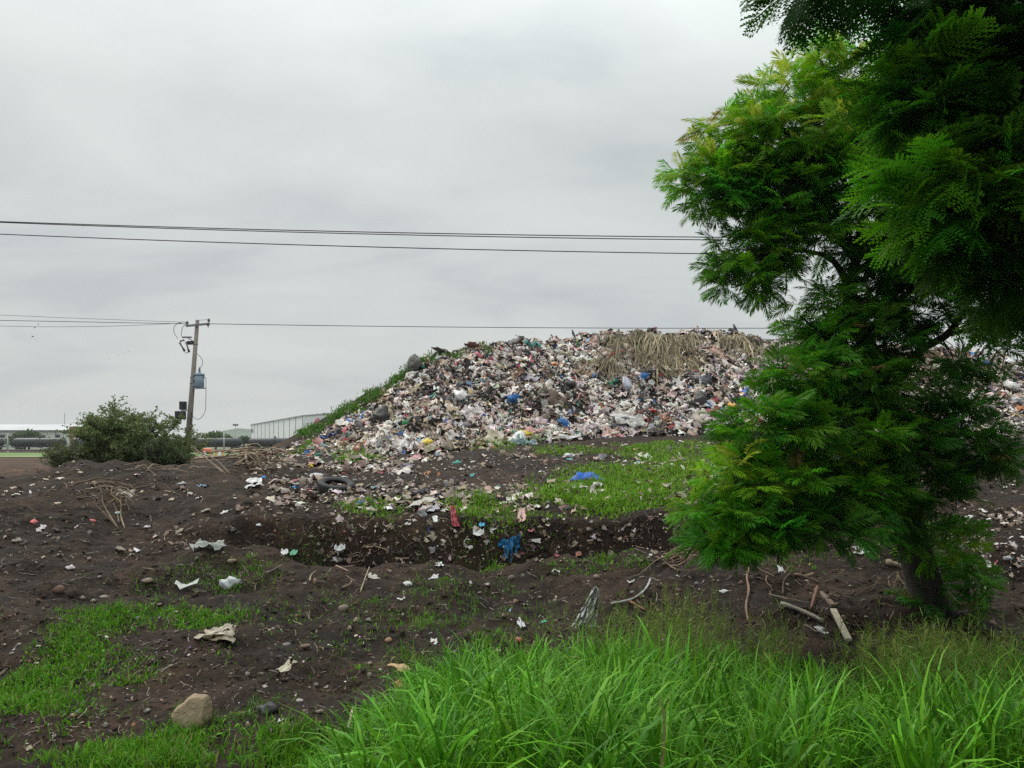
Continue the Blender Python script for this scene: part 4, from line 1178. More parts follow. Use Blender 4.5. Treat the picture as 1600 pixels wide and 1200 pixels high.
while made < 130:
    px = rr.uniform(5, 1100) if rr.random() < 0.85 else rr.uniform(1180, 1590); py = rr.uniform(770, 1120)
    if px > 560 and py > 1040 + 0 * px: continue
    if px > 1100 and py > 960: continue
    if any(abs(px - a) < 15 and abs(py - b) < 9 for a, b in taken): continue
    cw, col = rr.choice(swords)
    near = (py - 700) / 420
    w = rr.uniform(5, 8) + 4 * near * rr.random()
    l = auto_label(cw, None, w + 4, px, py, gmarks, noun='stone')
    if l is None: continue
    j = rr.uniform(0.7, 1.1)
    stone(px, py, w, w * rr.uniform(0.5, 0.8), tuple(c * j for c in col), l)
    made += 1

# ------------------------------------------------------------------ the tyre, the tarp, the hanging cloth and other singular things
M_RUBBER = plain('rubber', (0.022, 0.022, 0.023), 0.75, 0.35, 8, bmp=0.3, bscale=40)
P = cast([519], [766])[0]; m = P[1] / F
tyre = empty('tyre', P + np.array((0, 0.45, 0.09)), 'old black truck tyre lying tilted on the dark soil', 'tyre')
tyre.rotation_euler = (R(13), R(8), 0)
r0 = 29 * m
mb = MB()
pr = [(0.62, -0.13), (0.70, -0.19), (0.90, -0.205), (0.985, -0.16), (1.0, -0.10), (1.0, 0.10), (0.985, 0.16), (0.90, 0.205), (0.70, 0.19), (0.62, 0.13), (0.60, 0.10), (0.72, 0.12), (0.88, 0.13), (0.93, 0.0), (0.88, -0.13), (0.72, -0.12), (0.60, -0.10), (0.62, -0.13)]
n = 44; v = []; f = []
for (rd, hh) in pr:
    for k in range(n):
        a = 2 * math.pi * k / n; v.append((rd * r0 * math.cos(a), rd * r0 * math.sin(a), hh * r0 * 1.25))
for j in range(len(pr) - 1):
    for k in range(n):
        f.append((j * n + k, j * n + (k + 1) % n, (j + 1) * n + (k + 1) % n, (j + 1) * n + k))
mk('tyre_body', make_mesh('tyre_body', v, f, True), M_RUBBER, tyre)
mb = MB()
for k in range(40):
    a = 2 * math.pi * k / 40
    for hh in (-0.08, 0.08):
        mb.box((1.005 * r0 * math.cos(a), 1.005 * r0 * math.sin(a), hh * r0 * 1.25), (0.03 * r0, 0.11 * r0, 0.13 * r0), (0.25 if hh > 0 else -0.25, 0, a))
mk('tread', mb.mesh('tread'), M_RUBBER, tyre)

def cloth(name, P, w, h, col, label, cat, shape, seed, depth=0.15, n=22, yaw=0.0, rough=0.5, mat=None):
    """a hanging or draped piece: shape(u, v) gives the half width and drop, with folds"""
    u, vv = np.meshgrid(np.linspace(-1, 1, n), np.linspace(0, 1, n))
    u = u.ravel(); vv = vv.ravel()
    x, y, z = shape(u, vv)
    fold = np.abs(fbm(u * 2 + seed, vv * 1.5, 2.2, 3, 0.6, seed % 8))
    y = y - depth * fold * 1.6 + 0.03 * np.sin(u * 12 + seed)
    V = np.stack([x * w, y, z * h], 1)
    i = (np.arange(n - 1)[:, None] * n + np.arange(n - 1)[None]).ravel()
    T = np.concatenate([np.stack([i, i + 1, i + n + 1], 1), np.stack([i, i + n + 1, i + n], 1)])
    V2 = V.copy(); V2[:, 1] += 0.02
    T = np.concatenate([T, T[:, ::-1] + len(V)]); V = np.concatenate([V, V2])
    me = make_mesh(name, V, T, True); me.materials.append(mat or M_TRASH_O)
    return mk(name, me, label=label, cat=cat, color=col, mw=Matrix.Translation(Vector(P)) @ Euler((0, 0, yaw)).to_matrix().to_4x4())
# blue cloth hanging over the trench lip like a dropped jacket
P = cast([798], [878])[0] + np.array((0, -0.05, 0)); m = P[1] / F
def jacket(u, v):
    half = np.interp(v, [0, 0.12, 0.3, 0.52, 0.62, 1], [0.50, 0.44, 0.36, 0.33, 0.58, 0.40]) + 0.05 * np.sin(9 * v + 5 * u)
    tilt = np.where(v > 0.55, 0.06 * np.sin(u * 4), 0)
    return u * half, 0.05 * u * u + 0.10 * (v - 0.3) ** 2, v + tilt + 0.10 * u * np.clip(v - 0.55, 0, 1)
cloth('blue_cloth', P + np.array((0, 0.1, -0.02)), 34 * m, 38 * m, (0.008, 0.17, 0.40), 'bright blue cloth hanging over the trench lip like a jacket', 'cloth', jacket, 3, 0.09)
P2 = P + np.array((0.16, 0.1, 30 * m))
cloth('blue_sleeve', P2, 10 * m, 14 * m, (0.02, 0.22, 0.50), 'small blue rag sticking up beside the hanging blue cloth', 'cloth', lambda u, v: (u * (0.35 - 0.2 * v) + 0.3 * v, 0 * u, v), 5, 0.08, 10)
# red rag
P = cast([710], [822])[0]; m = P[1] / F
cloth('red_rag', P + np.array((0.0, -0.02, 0)), 14 * m, 30 * m, (0.52, 0.10, 0.12), 'faded red rag hanging over the far trench edge', 'rag',
      lambda u, v: (u * (0.42 - 0.15 * v) - 0.55 * (v - 0.3), 0.35 * v, v), 7, 0.12, 14)
# blue tarp
P = cast([918], [751])[0]; m = P[1] / F
def tarp(n=26):
    u, v = np.meshgrid(np.linspace(-0.5, 0.5, n), np.linspace(-0.5, 0.5, n)); u = u.ravel(); v = v.ravel()
    top = np.exp(-((u + 0.28) / 0.13) ** 2) * 0.9 + 0.75 * np.exp(-((u - 0.12) / 0.26) ** 2) + 0.35
    z = top * np.cos(v * np.pi) ** 0.7 * np.clip(1.15 - np.abs(u) * 1.5, 0.2, 1) + 0.10 * np.abs(fbm(u, v, 7, 3, 0.6, 2)) * 4
    return np.stack([u + 0.03 * np.sin(v * 9), v * (0.8 + 0.2 * np.sin(u * 7)), z], 1), n
v, n = tarp()
i = (np.arange(n - 1)[:, None] * n + np.arange(n - 1)[None]).ravel()
T = np.concatenate([np.stack([i, i + 1, i + n + 1], 1), np.stack([i, i + n + 1, i + n], 1)])
me = make_mesh('blue_tarp', v, T, True); me.materials.append(M_TRASH_O)
mk('blue_tarp', me, label='bundled bright blue tarp lying on green weeds above the trench', cat='tarp', color=(0.006, 0.11, 0.48),
   mw=Matrix.Translation(Vector(P) + Vector((0, 0.1, 0.0))) @ Matrix.Diagonal((50 * m, 0.7, 11.5 * m, 1)))
# folded cardboard on the near soil
P = cast([337], [1003])[0]; m = P[1] / F
cb = empty('folded_cardboard', P, 'weathered folded tan cardboard on the near soil', 'cardboard', rz=R(8))
for k, (w_, d_, z_, ry, cx_, tone) in enumerate([(66, 0.26, 0.035, 0.10, 0, (0.40, 0.34, 0.25)), (56, 0.22, 0.075, -0.06, 3, (0.50, 0.43, 0.33)), (40, 0.20, 0.115, -0.16, 8, (0.36, 0.31, 0.24))]):
    v, t = sheet_shape(14, 8, 130 + k, 0.12, 0.05)
    me = make_mesh('cardboard_layer', v, t, True); me.materials.append(M_TRASH_O)
    mk('layer', me, parent=cb, color=tone, mw=Matrix.Translation((cx_ * m, 0.1 + 0.03 * k, z_)) @ Euler((0.12, ry, 0.12 * k)).to_matrix().to_4x4() @ Matrix.Diagonal((w_ * m, d_, 0.28, 1)))
# grey torn plastic standing in the weeds, with its trailing strip
P = cast([925], [975])[0]; m = P[1] / F
cloth('torn_plastic', P + np.array((0, 0, -0.02)), 38 * m, 58 * m, (0.42, 0.42, 0.40), 'torn grey plastic sheet standing up behind the tall grass', 'plastic sheet',
      lambda u, v: (u * (0.5 - 0.36 * v) - 0.35 + 0.55 * v, 0.2 * v, v * (1 - 0.1 * u * u)), 11, 0.2)

def tube_on(path, r0, r1, n=5, sub=5):
    pts = catmull(path, sub); rad = np.linspace(r0, r1, len(pts)) * (1 + 0.15 * np.random.default_rng(len(pts)).normal(size=len(pts)))
    return pts, list(np.abs(rad))
def px_path(pts, lift):
    o = []
    for k, (a, b) in enumerate(pts):
        q = cast([a], [b])[0]; l = lift[k] if hasattr(lift, '__len__') else lift
        o.append(q + np.array((0, 0, l)))
    return o
def stick(name, pts, r, label, col, lift=0.03, cat='branch', taper=0.5, group=None, n=6):
    mb = MB(); p, rd = tube_on(px_path(pts, lift), r, r * taper)
    c0 = np.array(p[0]); mb.tube([q - c0 for q in p], rd, n)
    me = mb.mesh(name, True); me.materials.append(M_WOOD_O)
    return mk(name, me, label=label, cat=cat, group=group, loc=c0, color=col)
WD = (0.30, 0.22, 0.15)
stick('plastic_strip', [(955, 946), (985, 940), (1002, 930), (1012, 918), (1016, 908)], 0.018, 'thin grey plastic strip trailing from the torn sheet', (0.45, 0.45, 0.43), 0.03, 'plastic strip', 0.9)
stick('fallen_pole', [(1220, 949), (1250, 961), (1286, 977)], 0.028, 'pale straight fallen pole in the shade left of trunk', (0.44, 0.40, 0.34), [0.06, 0.07, 0.06], 'pole', 0.9)
stick('reddish_stick', [(1277, 922), (1272, 940), (1267, 957)], 0.024, 'reddish brown stick standing above the fallen pole', (0.20, 0.10, 0.065), 0.05, 'stick', 0.8)
stick('curved_stick', [(1172, 888), (1167, 905), (1170, 925), (1166, 950), (1169, 975)], 0.022, 'long curved brown stick lying on the shaded bank', (0.24, 0.15, 0.10), 0.04, 'stick', 0.6)
stick('curved_root', [(1242, 902), (1258, 904), (1270, 900)], 0.03, 'short tan curved root on the shaded bank', (0.26, 0.19, 0.12), 0.04, 'root', 0.6)
stick('brown_stick', [(985, 943), (1008, 956)], 0.018, 'short brown stick behind the seeding grass', (0.26, 0.14, 0.08), 0.03, 'stick', 0.8)
stick('pale_log', [(1385, 880), (1400, 884), (1416, 890)], 0.06, 'pale broken log at the foot of the trunk', (0.30, 0.24, 0.17), 0.02, 'log', 0.7)
stick('standing_stick', [(1540, 920), (1538, 930), (1533, 938)], 0.016, 'small pale stick behind the tree at picture edge', (0.36, 0.3, 0.23), 0.05, 'stick', 0.6)
stick('grass_edge_stick', [(552, 1122), (547, 1134), (542, 1146)], 0.016, 'pale stick poking out of the grass edge', (0.42, 0.34, 0.22), [0.10, 0.05, 0.0], 'stick', 0.8)
stick('bent_root', [(484, 911), (486, 902), (493, 896)], 0.014, 'small pale bent root beside the orange stone', (0.36, 0.28, 0.2), 0.04, 'root', 0.6)
stick('thin_stick', [(563, 925), (570, 912), (577, 900)], 0.011, 'thin straw stick leaning below the root tangle', (0.42, 0.36, 0.24), [0, 0.08, 0.16], 'stick', 0.7)
# leaning plank
A, B = px_path([(1302, 958), (1326, 1006)], [0.05, 0.05]); A, B = Vector(A), Vector(B)
mb = MB(); L = (B - A).length; mb.box((0, 0, 0), (0.075, L, 0.03))
me = mb.mesh('plank'); me.materials.append(M_WOOD_O)
q = (B - A).to_track_quat('Y', 'Z').to_matrix().to_4x4()
mk('plank', me, label='pale narrow plank lying down the shaded bank', cat='plank', mw=Matrix.Translation((A + B) / 2) @ q, color=(0.45, 0.41, 0.31))
A, B = px_path([(1281, 930), (1303, 955)], [0.05, 0.07]); A, B = Vector(A), Vector(B)
mb = MB(); mb.box((0, 0, 0), (0.07, (B - A).length * 0.95, 0.035)); me = mb.mesh('weathered_plank'); me.materials.append(M_WOOD_O)
mk('weathered_plank', me, label='dark weathered plank above the pale narrow plank', cat='plank', mw=Matrix.Translation((A + B) / 2) @ (B - A).to_track_quat('Y', 'Z').to_matrix().to_4x4(), color=(0.17, 0.13, 0.095))
# tangles of roots: one thing each, every limb a part
def tangle(name, limbs, label, cat, cols, part='root', rad=0.02, fuzz=0, fuzzc=None):
    base = cast([limbs[0][0][0]], [limbs[0][0][1]])[0]
    e_ = empty(name, base, label, cat)
    for k, l in enumerate(limbs):
        pts = [(a, b) for a, b, c in l]; lf = [c for a, b, c in l]
        w = [np.array(q) - base for q in px_path(pts, lf)]
        # a limb stands at one distance: keep its feet's depth so that raised points do not jump back
        for j in range(1, len(w)): w[j][1] = w[j][1] * 0.55 + w[0][1] * 0.45
        mb = MB(); p, rd = tube_on(w, rad * random.uniform(0.8, 1.3), rad * 0.35)
        mb.tube(p, rd, 6); me = mb.mesh(part, True); me.materials.append(M_WOOD_O)
        mk(part, me, parent=e_, color=cols[k % len(cols)])
    return e_
tangle('uprooted_roots', [[(184, 825, 0.0), (180, 808, 0.12), (178, 795, 0.2), (181, 786, 0.24)], [(184, 824, 0.0), (172, 806, 0.12), (162, 792, 0.16)], [(195, 826, 0.0), (203, 810, 0.12), (207, 796, 0.2), (204, 786, 0.22)],
  [(186, 820, 0.04), (191, 806, 0.12), (190, 796, 0.18)], [(176, 786, 0.2), (190, 780, 0.24), (205, 786, 0.2)], [(180, 788, 0.2), (196, 783, 0.22), (208, 796, 0.15)], [(176, 834, 0.02), (184, 834, 0.03), (191, 832, 0.03)]],
  'pale upturned root ball on the dark far bank', 'roots', [(0.24, 0.18, 0.115), (0.18, 0.135, 0.085), (0.28, 0.215, 0.14)], rad=0.015)
tangle('root_tangle', [[(572, 860, 0.06), (588, 862, 0.10), (605, 868, 0.10), (616, 877, 0.06), (627, 887, 0.02)], [(578, 862, 0.06), (577, 874, 0.1), (568, 884, 0.05), (553, 885, 0.02)], [(549, 872, 0.1), (550, 884, 0.06), (546, 896, 0.03)],
  [(525, 888, 0.05), (540, 900, 0.05), (552, 906, 0.04), (562, 908, 0.03)], [(535, 920, 0.02), (548, 915, 0.04), (552, 908, 0.05)], [(565, 860, 0.05), (580, 858, 0.1), (592, 860, 0.12)]],
  'twisted pale roots on the bank before the trench', 'roots', [(0.34, 0.25, 0.17), (0.30, 0.21, 0.14), (0.16, 0.11, 0.075)], rad=0.02)
rt = random.Random(4)
def lying_tangle(name, px, py, n, lmin, lmax, az0, az1, rad, label, cat, cols, part, lift=0.10, spread_=0.15):
    base = cast([px], [py])[0]; e_ = empty(name, base, label, cat)
    for k in range(n):
        az = rt.uniform(az0, az1); L = rt.uniform(lmin, lmax); m_ = 6
        x, y = rt.gauss(0, spread_), rt.gauss(0, spread_); pts = []; up = rt.uniform(0.2, 1.0) * lift
        for j in range(m_ + 1):
            u = j / m_
            g = float(ground(np.array([base[0] + x]), np.array([base[1] + y]))[0]) - base[2]
            pts.append(np.array((x, y, g + 0.02 + up * math.sin(min(u * 1.15, 1) * math.pi) * (0.6 + 0.8 * rt.random()))))
            az += rt.gauss(0, 0.28); x += math.cos(az) * L / m_; y += math.sin(az) * L / m_
        mb = MB(); p = catmull(pts, 3); r_ = rad * rt.uniform(0.6, 1.4)
        mb.tube(p, list(np.linspace(r_, r_ * 0.3, len(p))), 6)
        me = mb.mesh(part, True); me.materials.append(M_WOOD_O)
        mk(part, me, parent=e_, color=cols[k % len(cols)])
    return e_
lm = []
lying_tangle('dead_shrub', 1052, 872, 34, 0.5, 1.7, R(-100), R(10), 0.015, 'uprooted dead shrub with brown branches lying on the bank', 'dead shrub', [(0.17, 0.11, 0.075), (0.24, 0.17, 0.115), (0.13, 0.085, 0.06), (0.30, 0.22, 0.15)], 'branch', 0.22, 0.2)
# brush pile where the bank meets the heap's end
lm = []
for k in range(70):
    x0, y0 = 352 + rt.random() * 78, 712 + rt.random() * 26
    a = rt.gauss(0, 0.35); ln = rt.uniform(14, 42)
    l0 = rt.random() * 0.5
    lm.append([(x0, y0, l0), (x0 + ln * 0.5, y0 - a * ln * 0.3, l0 + rt.uniform(0.0, 0.2)), (x0 + ln, y0 - a * ln * 0.5, l0 * rt.random())])
lm += [[(352, 741, 0), (360, 728, 0.3), (372, 716, 0.6)], [(360, 742, 0), (362, 730, 0.3), (370, 718, 0.5)]]
tangle('brush_pile', lm, 'pile of dry brown branches at the low end of the heap', 'brush pile', [(0.26, 0.19, 0.125), (0.33, 0.25, 0.17), (0.19, 0.13, 0.085), (0.12, 0.085, 0.06)], part='branch', rad=0.035)
lying_tangle('ridge_roots', 160, 758, 26, 0.4, 1.5, R(-60), R(60), 0.024, 'low tangle of brown roots on the ridge slope', 'roots', [(0.17, 0.12, 0.08), (0.23, 0.175, 0.115), (0.11, 0.078, 0.055)], 'root', 0.12, 0.45)
lying_tangle('ridge_branches', 245, 733, 14, 0.4, 1.2, R(-40), R(80), 0.024, 'broken branches lying on the ridge before the bush', 'branches', [(0.22, 0.16, 0.11), (0.34, 0.27, 0.19)], 'branch', 0.14, 0.5)
lying_tangle('root_mat', 185, 784, 12, 0.2, 0.55, R(-180), R(180), 0.012, 'mat of fine straw coloured roots above the upturned root ball', 'roots', [(0.22, 0.16, 0.085), (0.16, 0.115, 0.065)], 'root', 0.2, 0.12)
lying_tangle('shaded_brush', 1255, 925, 14, 0.3, 1.0, R(-180), R(180), 0.012, 'thin dark twigs scattered on the shaded bank by the trunk', 'twigs', [(0.12, 0.085, 0.06), (0.2, 0.15, 0.1)], 'twig', 0.08, 0.5)
lying_tangle('trunk_brush', 1405, 925, 16, 0.3, 0.9, R(-180), R(180), 0.012, 'dead twigs heaped against the foot of the trunk', 'twigs', [(0.14, 0.10, 0.07), (0.22, 0.16, 0.11)], 'twig', 0.3, 0.2)

# dry stalks draped over the crest
def stalks(name, zones, label, seed):
    rg = np.random.default_rng(seed); sp = Soup()
    for (lo, hi, t0, t1, n, ln) in zones:
        nb_ = max(3, n // 26)
        bun = [(lo + (hi - lo) * rg.random(), t0 + (t1 - t0) * rg.random(), 0.35 + 0.9 * rg.random(), rg.normal() * 16, 0.1 + 0.9 * rg.random(), 0.5 + 0.6 * rg.random()) for _ in range(nb_)]
        for q in range(n):
            bpx, bt, bl, bs, bo, bc = bun[rg.integers(0, nb_)]
            px = bpx + rg.normal() * 6; t = bt + rg.normal() * 0.03
            drop = ln * bl * (0.5 + 0.7 * rg.random()); k = 7
            tt = t - np.linspace(0, 1, k) * drop * 0.10
            pp = px + np.linspace(0, 1, k) * (bs + rg.normal() * 14) + rg.normal() * 2 * np.sin(np.linspace(0, 3, k))
            Xb, Yb, Zb = mound_at(pp, tt)
            out_ = 0.15 + 0.8 * np.sin(np.linspace(0.2, 2.7, k)) * bo * (0.3 + 0.9 * rg.random())
            c = np.stack([Xb, Yb - out_, Zb + 0.28 * (1 - np.linspace(0, 1, k)) * bo + 0.18], 1)
            w = 0.028 + 0.04 * rg.random()
            side = np.array([1, 0.25 * rg.normal(), 0.35 * rg.normal()]); side /= np.linalg.norm(side)
            wd = w * np.linspace(1, 0.3, k)[:, None]
            v = np.concatenate([c - side * wd, c + side * wd]); i = np.arange(k - 1)
            tri = np.concatenate([np.stack([i, i + 1, i + k + 1], 1), np.stack([i, i + k + 1, i + k], 1)])
            u = rg.random()
            col = (np.array((0.30, 0.24, 0.13)) * (1 - u) + np.array((0.50, 0.42, 0.27)) * u) * bc * (0.3 + 0.95 * rg.random())  # wide tone range: the darker stalks have shadow put into their colour
            sp.raw(v, tri, np.repeat(col[None], 2 * k, 0))
    return mk(name, sp.mesh(name), M_STRAW, label=label, cat='dry stalks')
stalks('dry_stalks', [(960, 1075, 0.86, 0.96, 400, 2.4), (985, 1070, 0.72, 0.92, 460, 2.4), (1005, 1090, 0.48, 0.68, 240, 1.2), (950, 985, 0.80, 0.95, 70, 1.2)], 'wide thatch of dry straw coloured stalks draped over the crest', 8)
stalks('withered_stalks', [(1132, 1175, 0.80, 0.93, 120, 1.7), (1160, 1215, 0.78, 0.92, 50, 1.5)], 'smaller tuft of withered stalks hanging near the tree leaves', 9)
stalks('pale_stalks', [(935, 962, 0.58, 0.72, 110, 1.8)], 'pale fringe of torn strips hanging below the thatch', 10)

# ------------------------------------------------------------------ far background
def at(px, py, Y):
    return np.array(((px - CX) / F * Y, Y, CAMZ - (py - HY) / F * Y))
def field(name, x0, x1, y0, y1, dz, mat, n=24):
    xs = np.linspace(x0, x1, n); ys = np.linspace(y0, y1, n)
    X, Y = np.meshgrid(xs, ys); Z = ground(X, Y) + dz
    i = (np.arange(n - 1)[:, None] * n + np.arange(n - 1)[None]).ravel()
    return mk(name, make_mesh(name, np.stack([X, Y, Z], -1).reshape(-1, 3), np.stack([i, i + 1, i + n + 1, i + n], 1), True), mat, kind='structure')
M_FIELD = plain('field_grass', (0.10, 0.20, 0.035), 0.9, 0.3, 0.25, coords='Object', bmp=0.5, bscale=3, bdist=0.2)
M_FIELD2 = plain('field_pale', (0.20, 0.25, 0.09), 0.9, 0.25, 0.2, coords='Object', bmp=0.4, bscale=3, bdist=0.2)
field('green_field', -140, -20, 118, 190, 0.06, M_FIELD)
field('pale_field', -120, -46, 96, 116, 0.06, M_FIELD2)
M_GREYSOIL = plain('track_ballast', (0.17, 0.155, 0.14), 0.95, 0.3, 1.5)
field('railway_bed', -420, 120, 238, 262, 0.35, M_GREYSOIL)
M_FARSOIL = plain('far_ground', (0.13, 0.14, 0.08), 0.95, 0.35, 0.02)
field('far_plain', -1500, 900, 264, 1470, 0.08, M_FARSOIL, 30)
# brown track beside the field
M_TRACK = plain('dirt_track', (0.20, 0.13, 0.095), 0.95, 0.3, 0.6)
xs = np.linspace(0, 1, 20)
pl = np.stack([np.interp(xs, [0, 1], [-36.5, -40]), np.interp(xs, [0, 1], [72, 112])], 1)
v = []; 
for a, b in pl: v += [(a - 4.5, b, 0), (a + 4.5, b + 2, 0)]
v = np.array(v); v[:, 2] = ground(v[:, 0], v[:, 1]) + 0.10
i = np.arange(19) * 2
mk('dirt_track', make_mesh('dirt_track', v, np.stack([i, i + 1, i + 3, i + 2], 1), True), M_TRACK, kind='structure')

# mountains
M_HILL = plain('far_hills', (0.09, 0.12, 0.09), 0.95, 0.3, 0.01)
hx = np.linspace(-1500, 1300, 120)
hp = CX + F * hx / 1300
hrow = np.interp(hp, [-300, 150, 300, 345, 372, 395, 430, 470, 600, 900, 1600], [676, 684, 681, 674, 669, 671, 675, 672, 668, 676, 672]) + 2.0 * fbm(hp, hp * 0, 0.05, 3, 0.5, 1)
hz = CAMZ - (hrow - HY) / F * 1300
V = []
for x, z in zip(hx, hz):
    V += [(x, 1120, -0.5), (x, 1210, z * 0.55), (x, 1300, z), (x, 1440, -0.5)]
V = np.array(V, float); V[:, 2] += 2.5 * fbm(V[:, 0], V[:, 1], 0.012, 3, 0.5, 2) * (V[:, 2] > 1)
Tq = []
for k in range(119):
    for j in range(3): Tq.append((4 * k + j, 4 * k + 4 + j, 4 * k + 5 + j, 4 * k + 1 + j))
mk('hills', make_mesh('hills', V, np.array(Tq), True), M_HILL, kind='structure')

# tank wagons of the goods train
M_TANK = plain('tank_black', (0.022, 0.022, 0.025), 0.5, 0.5, 0.8, bmp=0.1)
M_TANKG = plain('tank_grime', (0.075, 0.07, 0.068), 0.75, 0.4, 0.9, bmp=0.2)
M_STEEL = plain('wheel_steel', (0.07, 0.055, 0.045), 0.6, 0.3, 4, metal=0.3)
mb = MB(); mb.lathe([(0.2, -8.6), (0.8, -8.45), (1.2, -8.1), (1.38, -7.5), (1.38, 7.5), (1.2, 8.1), (0.8, 8.45), (0.2, 8.6)], (0, 0, 2.45), 24, 'x'); me_tank = mb.mesh('tank', True)
mb = MB(); mb.lathe([(0.3, 0), (0.3, 0.45), (0.36, 0.46), (0.36, 0.54), (0.1, 0.6)], (0, 0, 3.75), 14); me_dome = mb.mesh('dome', True)
mb = MB(); mb.box((0, 0, 1.0), (17.4, 0.5, 0.35)); mb.box((-7.9, 0, 1.02), (1.2, 2.4, 0.4)); mb.box((7.9, 0, 1.02), (1.2, 2.4, 0.4)); me_frame = mb.mesh('underframe')
mb = MB(); mb.box((0, 0, 0.62), (2.5, 1.9, 0.3)); me_bogie = mb.mesh('bogie')
mb = MB(); mb.lathe([(0.42, -0.8), (0.42, -0.68), (0.1, -0.66), (0.1, 0.66), (0.42, 0.68), (0.42, 0.8)], (0, 0, 0), 16, 'y'); me_wheel = mb.mesh('wheelset', True)
mb = MB()
for s in (-0.5, 0.5): mb.tube([(s * 1.0, -1.45, 1.2), (s * 1.0, -1.55, 2.4), (s * 1.0, -0.9, 3.7)], 0.04, 6)
for h in np.linspace(1.4, 3.3, 6): mb.box((0, -1.52 if h < 2.6 else -1.3, h), (1.0, 0.05, 0.05))
me_lad = mb.mesh('ladder')
TY, TZ = 250.0, 0.36
wl = ['black tank wagon cut by the picture edge', 'black tank wagon left of the bush before the long shed', 'black tank wagon seen behind the bush leaves', 'black tank wagon mostly hidden by the bush', 'grimy black tank wagon right of the utility pole', 'black tank wagon ending behind the rubbish heap']
for k, c in enumerate((-35, 62, 153, 244, 337, 430)):
    x = (c - CX) / F * TY
    w_ = empty('tank_wagon', (x, TY, TZ), wl[k], 'tank wagon', 'tank wagons of the goods train')
    mk('tank', me_tank, M_TANK, w_); d_ = mk('dome', me_dome, M_TANKG, w_); mk('underframe', me_frame, M_TANKG, w_); mk('ladder', me_lad, M_TANKG, w_)
    for s in (-6.2, 6.2):
        b_ = mk('bogie', me_bogie, M_STEEL, w_, loc=(s, 0, 0))
        for q in (-0.85, 0.85): mk('wheelset', me_wheel, M_STEEL, b_, loc=(q, 0, 0.42))
# rails
M_RAIL = plain('rail_steel', (0.10, 0.075, 0.06), 0.5, 0.3, 2, metal=0.4)
mb = MB()
for s in (-0.72, 0.72): mb.box((-150, 250 + s, 0.38), (540, 0.07, 0.14))
mk('railway_track', mb.mesh('railway_track'), M_RAIL, label='steel rails under the tank wagons', cat='rails')

# the long low shed behind the train
M_SHEDW = plain('shed_wall', (0.52, 0.53, 0.53), 0.7, 0.12, 0.05, bmp=0.1)
M_SHEDR = plain('shed_roof', (0.40, 0.415, 0.42), 0.5, 0.12, 0.05, bmp=0.1)
M_DARKWIN = plain('dark_window', (0.03, 0.035, 0.04), 0.25, 0.3, 0.5)
M_SEAM = plain('panel_seam', (0.16, 0.17, 0.18), 0.7, 0.2, 1)
def ribs(x0, x1, n): return np.linspace(x0, x1, n)
SY = 340.0
sx0, sx1 = (-190 - CX) / F * SY, (158 - CX) / F * SY
shed = empty('long_shed', ((sx0 + sx1) / 2, SY, 0), 'long low grey white shed behind the tank wagons', 'shed')
hw = (sx1 - sx0) / 2
ev, rg_ = zz(SY, 672.5), zz(SY + 15, 664)
mb = MB()
mb.add([(-hw, 0, 0), (hw, 0, 0), (hw, 0, ev), (-hw, 0, ev), (-hw, 30, 0), (hw, 30, 0), (hw, 30, ev), (-hw, 30, ev), (-hw, 15, rg_ - 0.1), (hw, 15, rg_ - 0.1)],
       [(0, 1, 2, 3), (5, 4, 7, 6), (4, 0, 3, 8, 7), (1, 5, 6, 9, 2)])
mk('wall', mb.mesh('wall'), M_SHEDW, shed)
mb = MB()
for sgn, y0 in ((1, -0.6), (-1, 30.6)):
    e0 = ev - 0.1
    mb.add([(-hw - 0.5, y0, e0), (hw + 0.5, y0, e0), (hw + 0.5, 15, rg_), (-hw - 0.5, 15, rg_), (-hw - 0.5, y0, e0 + 0.25), (hw + 0.5, y0, e0 + 0.25), (hw + 0.5, 15, rg_ + 0.25), (-hw - 0.5, 15, rg_ + 0.25)],
           [(0, 1, 2, 3), (7, 6, 5, 4), (0, 4, 5, 1), (1, 5, 6, 2), (2, 6, 7, 3), (3, 7, 4, 0)])
rf = mk('roof', mb.mesh('roof'), M_SHEDR, shed)
mb = MB(); mb.box((0, -0.75, ev - 0.2), (2 * hw + 1, 0.25, 0.55)); mk('gutter', mb.mesh('gutter'), M_SEAM, rf)
for c in (4, 90, -80):
    mb = MB(); mb.box(((c - CX) / F * SY - (sx0 + sx1) / 2, -0.04, zz(SY, 681.5)), (2.2 if c > 0 else 2, 0.12, 1.3))
    w_ = mk('window', mb.mesh('window'), M_DARKWIN, shed)
    mb = MB(); mb.box(((c - CX) / F * SY - (sx0 + sx1) / 2, -0.14, zz(SY, 681.5) + 0.75), (2.6, 0.3, 0.16)); mk('lintel', mb.mesh('lintel'), M_SHEDW, w_)
for x in ribs(-hw + 6, hw - 3, 14):
    mb = MB(); mb.box((x, -0.05, ev / 2), (0.22, 0.1, ev - 0.3)); mk('panel_rib', mb.mesh('panel_rib'), M_SHEDR, shed)
mb = MB(); mb.tube([((70 - CX) / F * SY - (sx0 + sx1) / 2, 15, rg_), ((70 - CX) / F * SY - (sx0 + sx1) / 2, 15, zz(SY, 643))], 0.10, 6); mk('mast', mb.mesh('mast'), M_SEAM, shed)
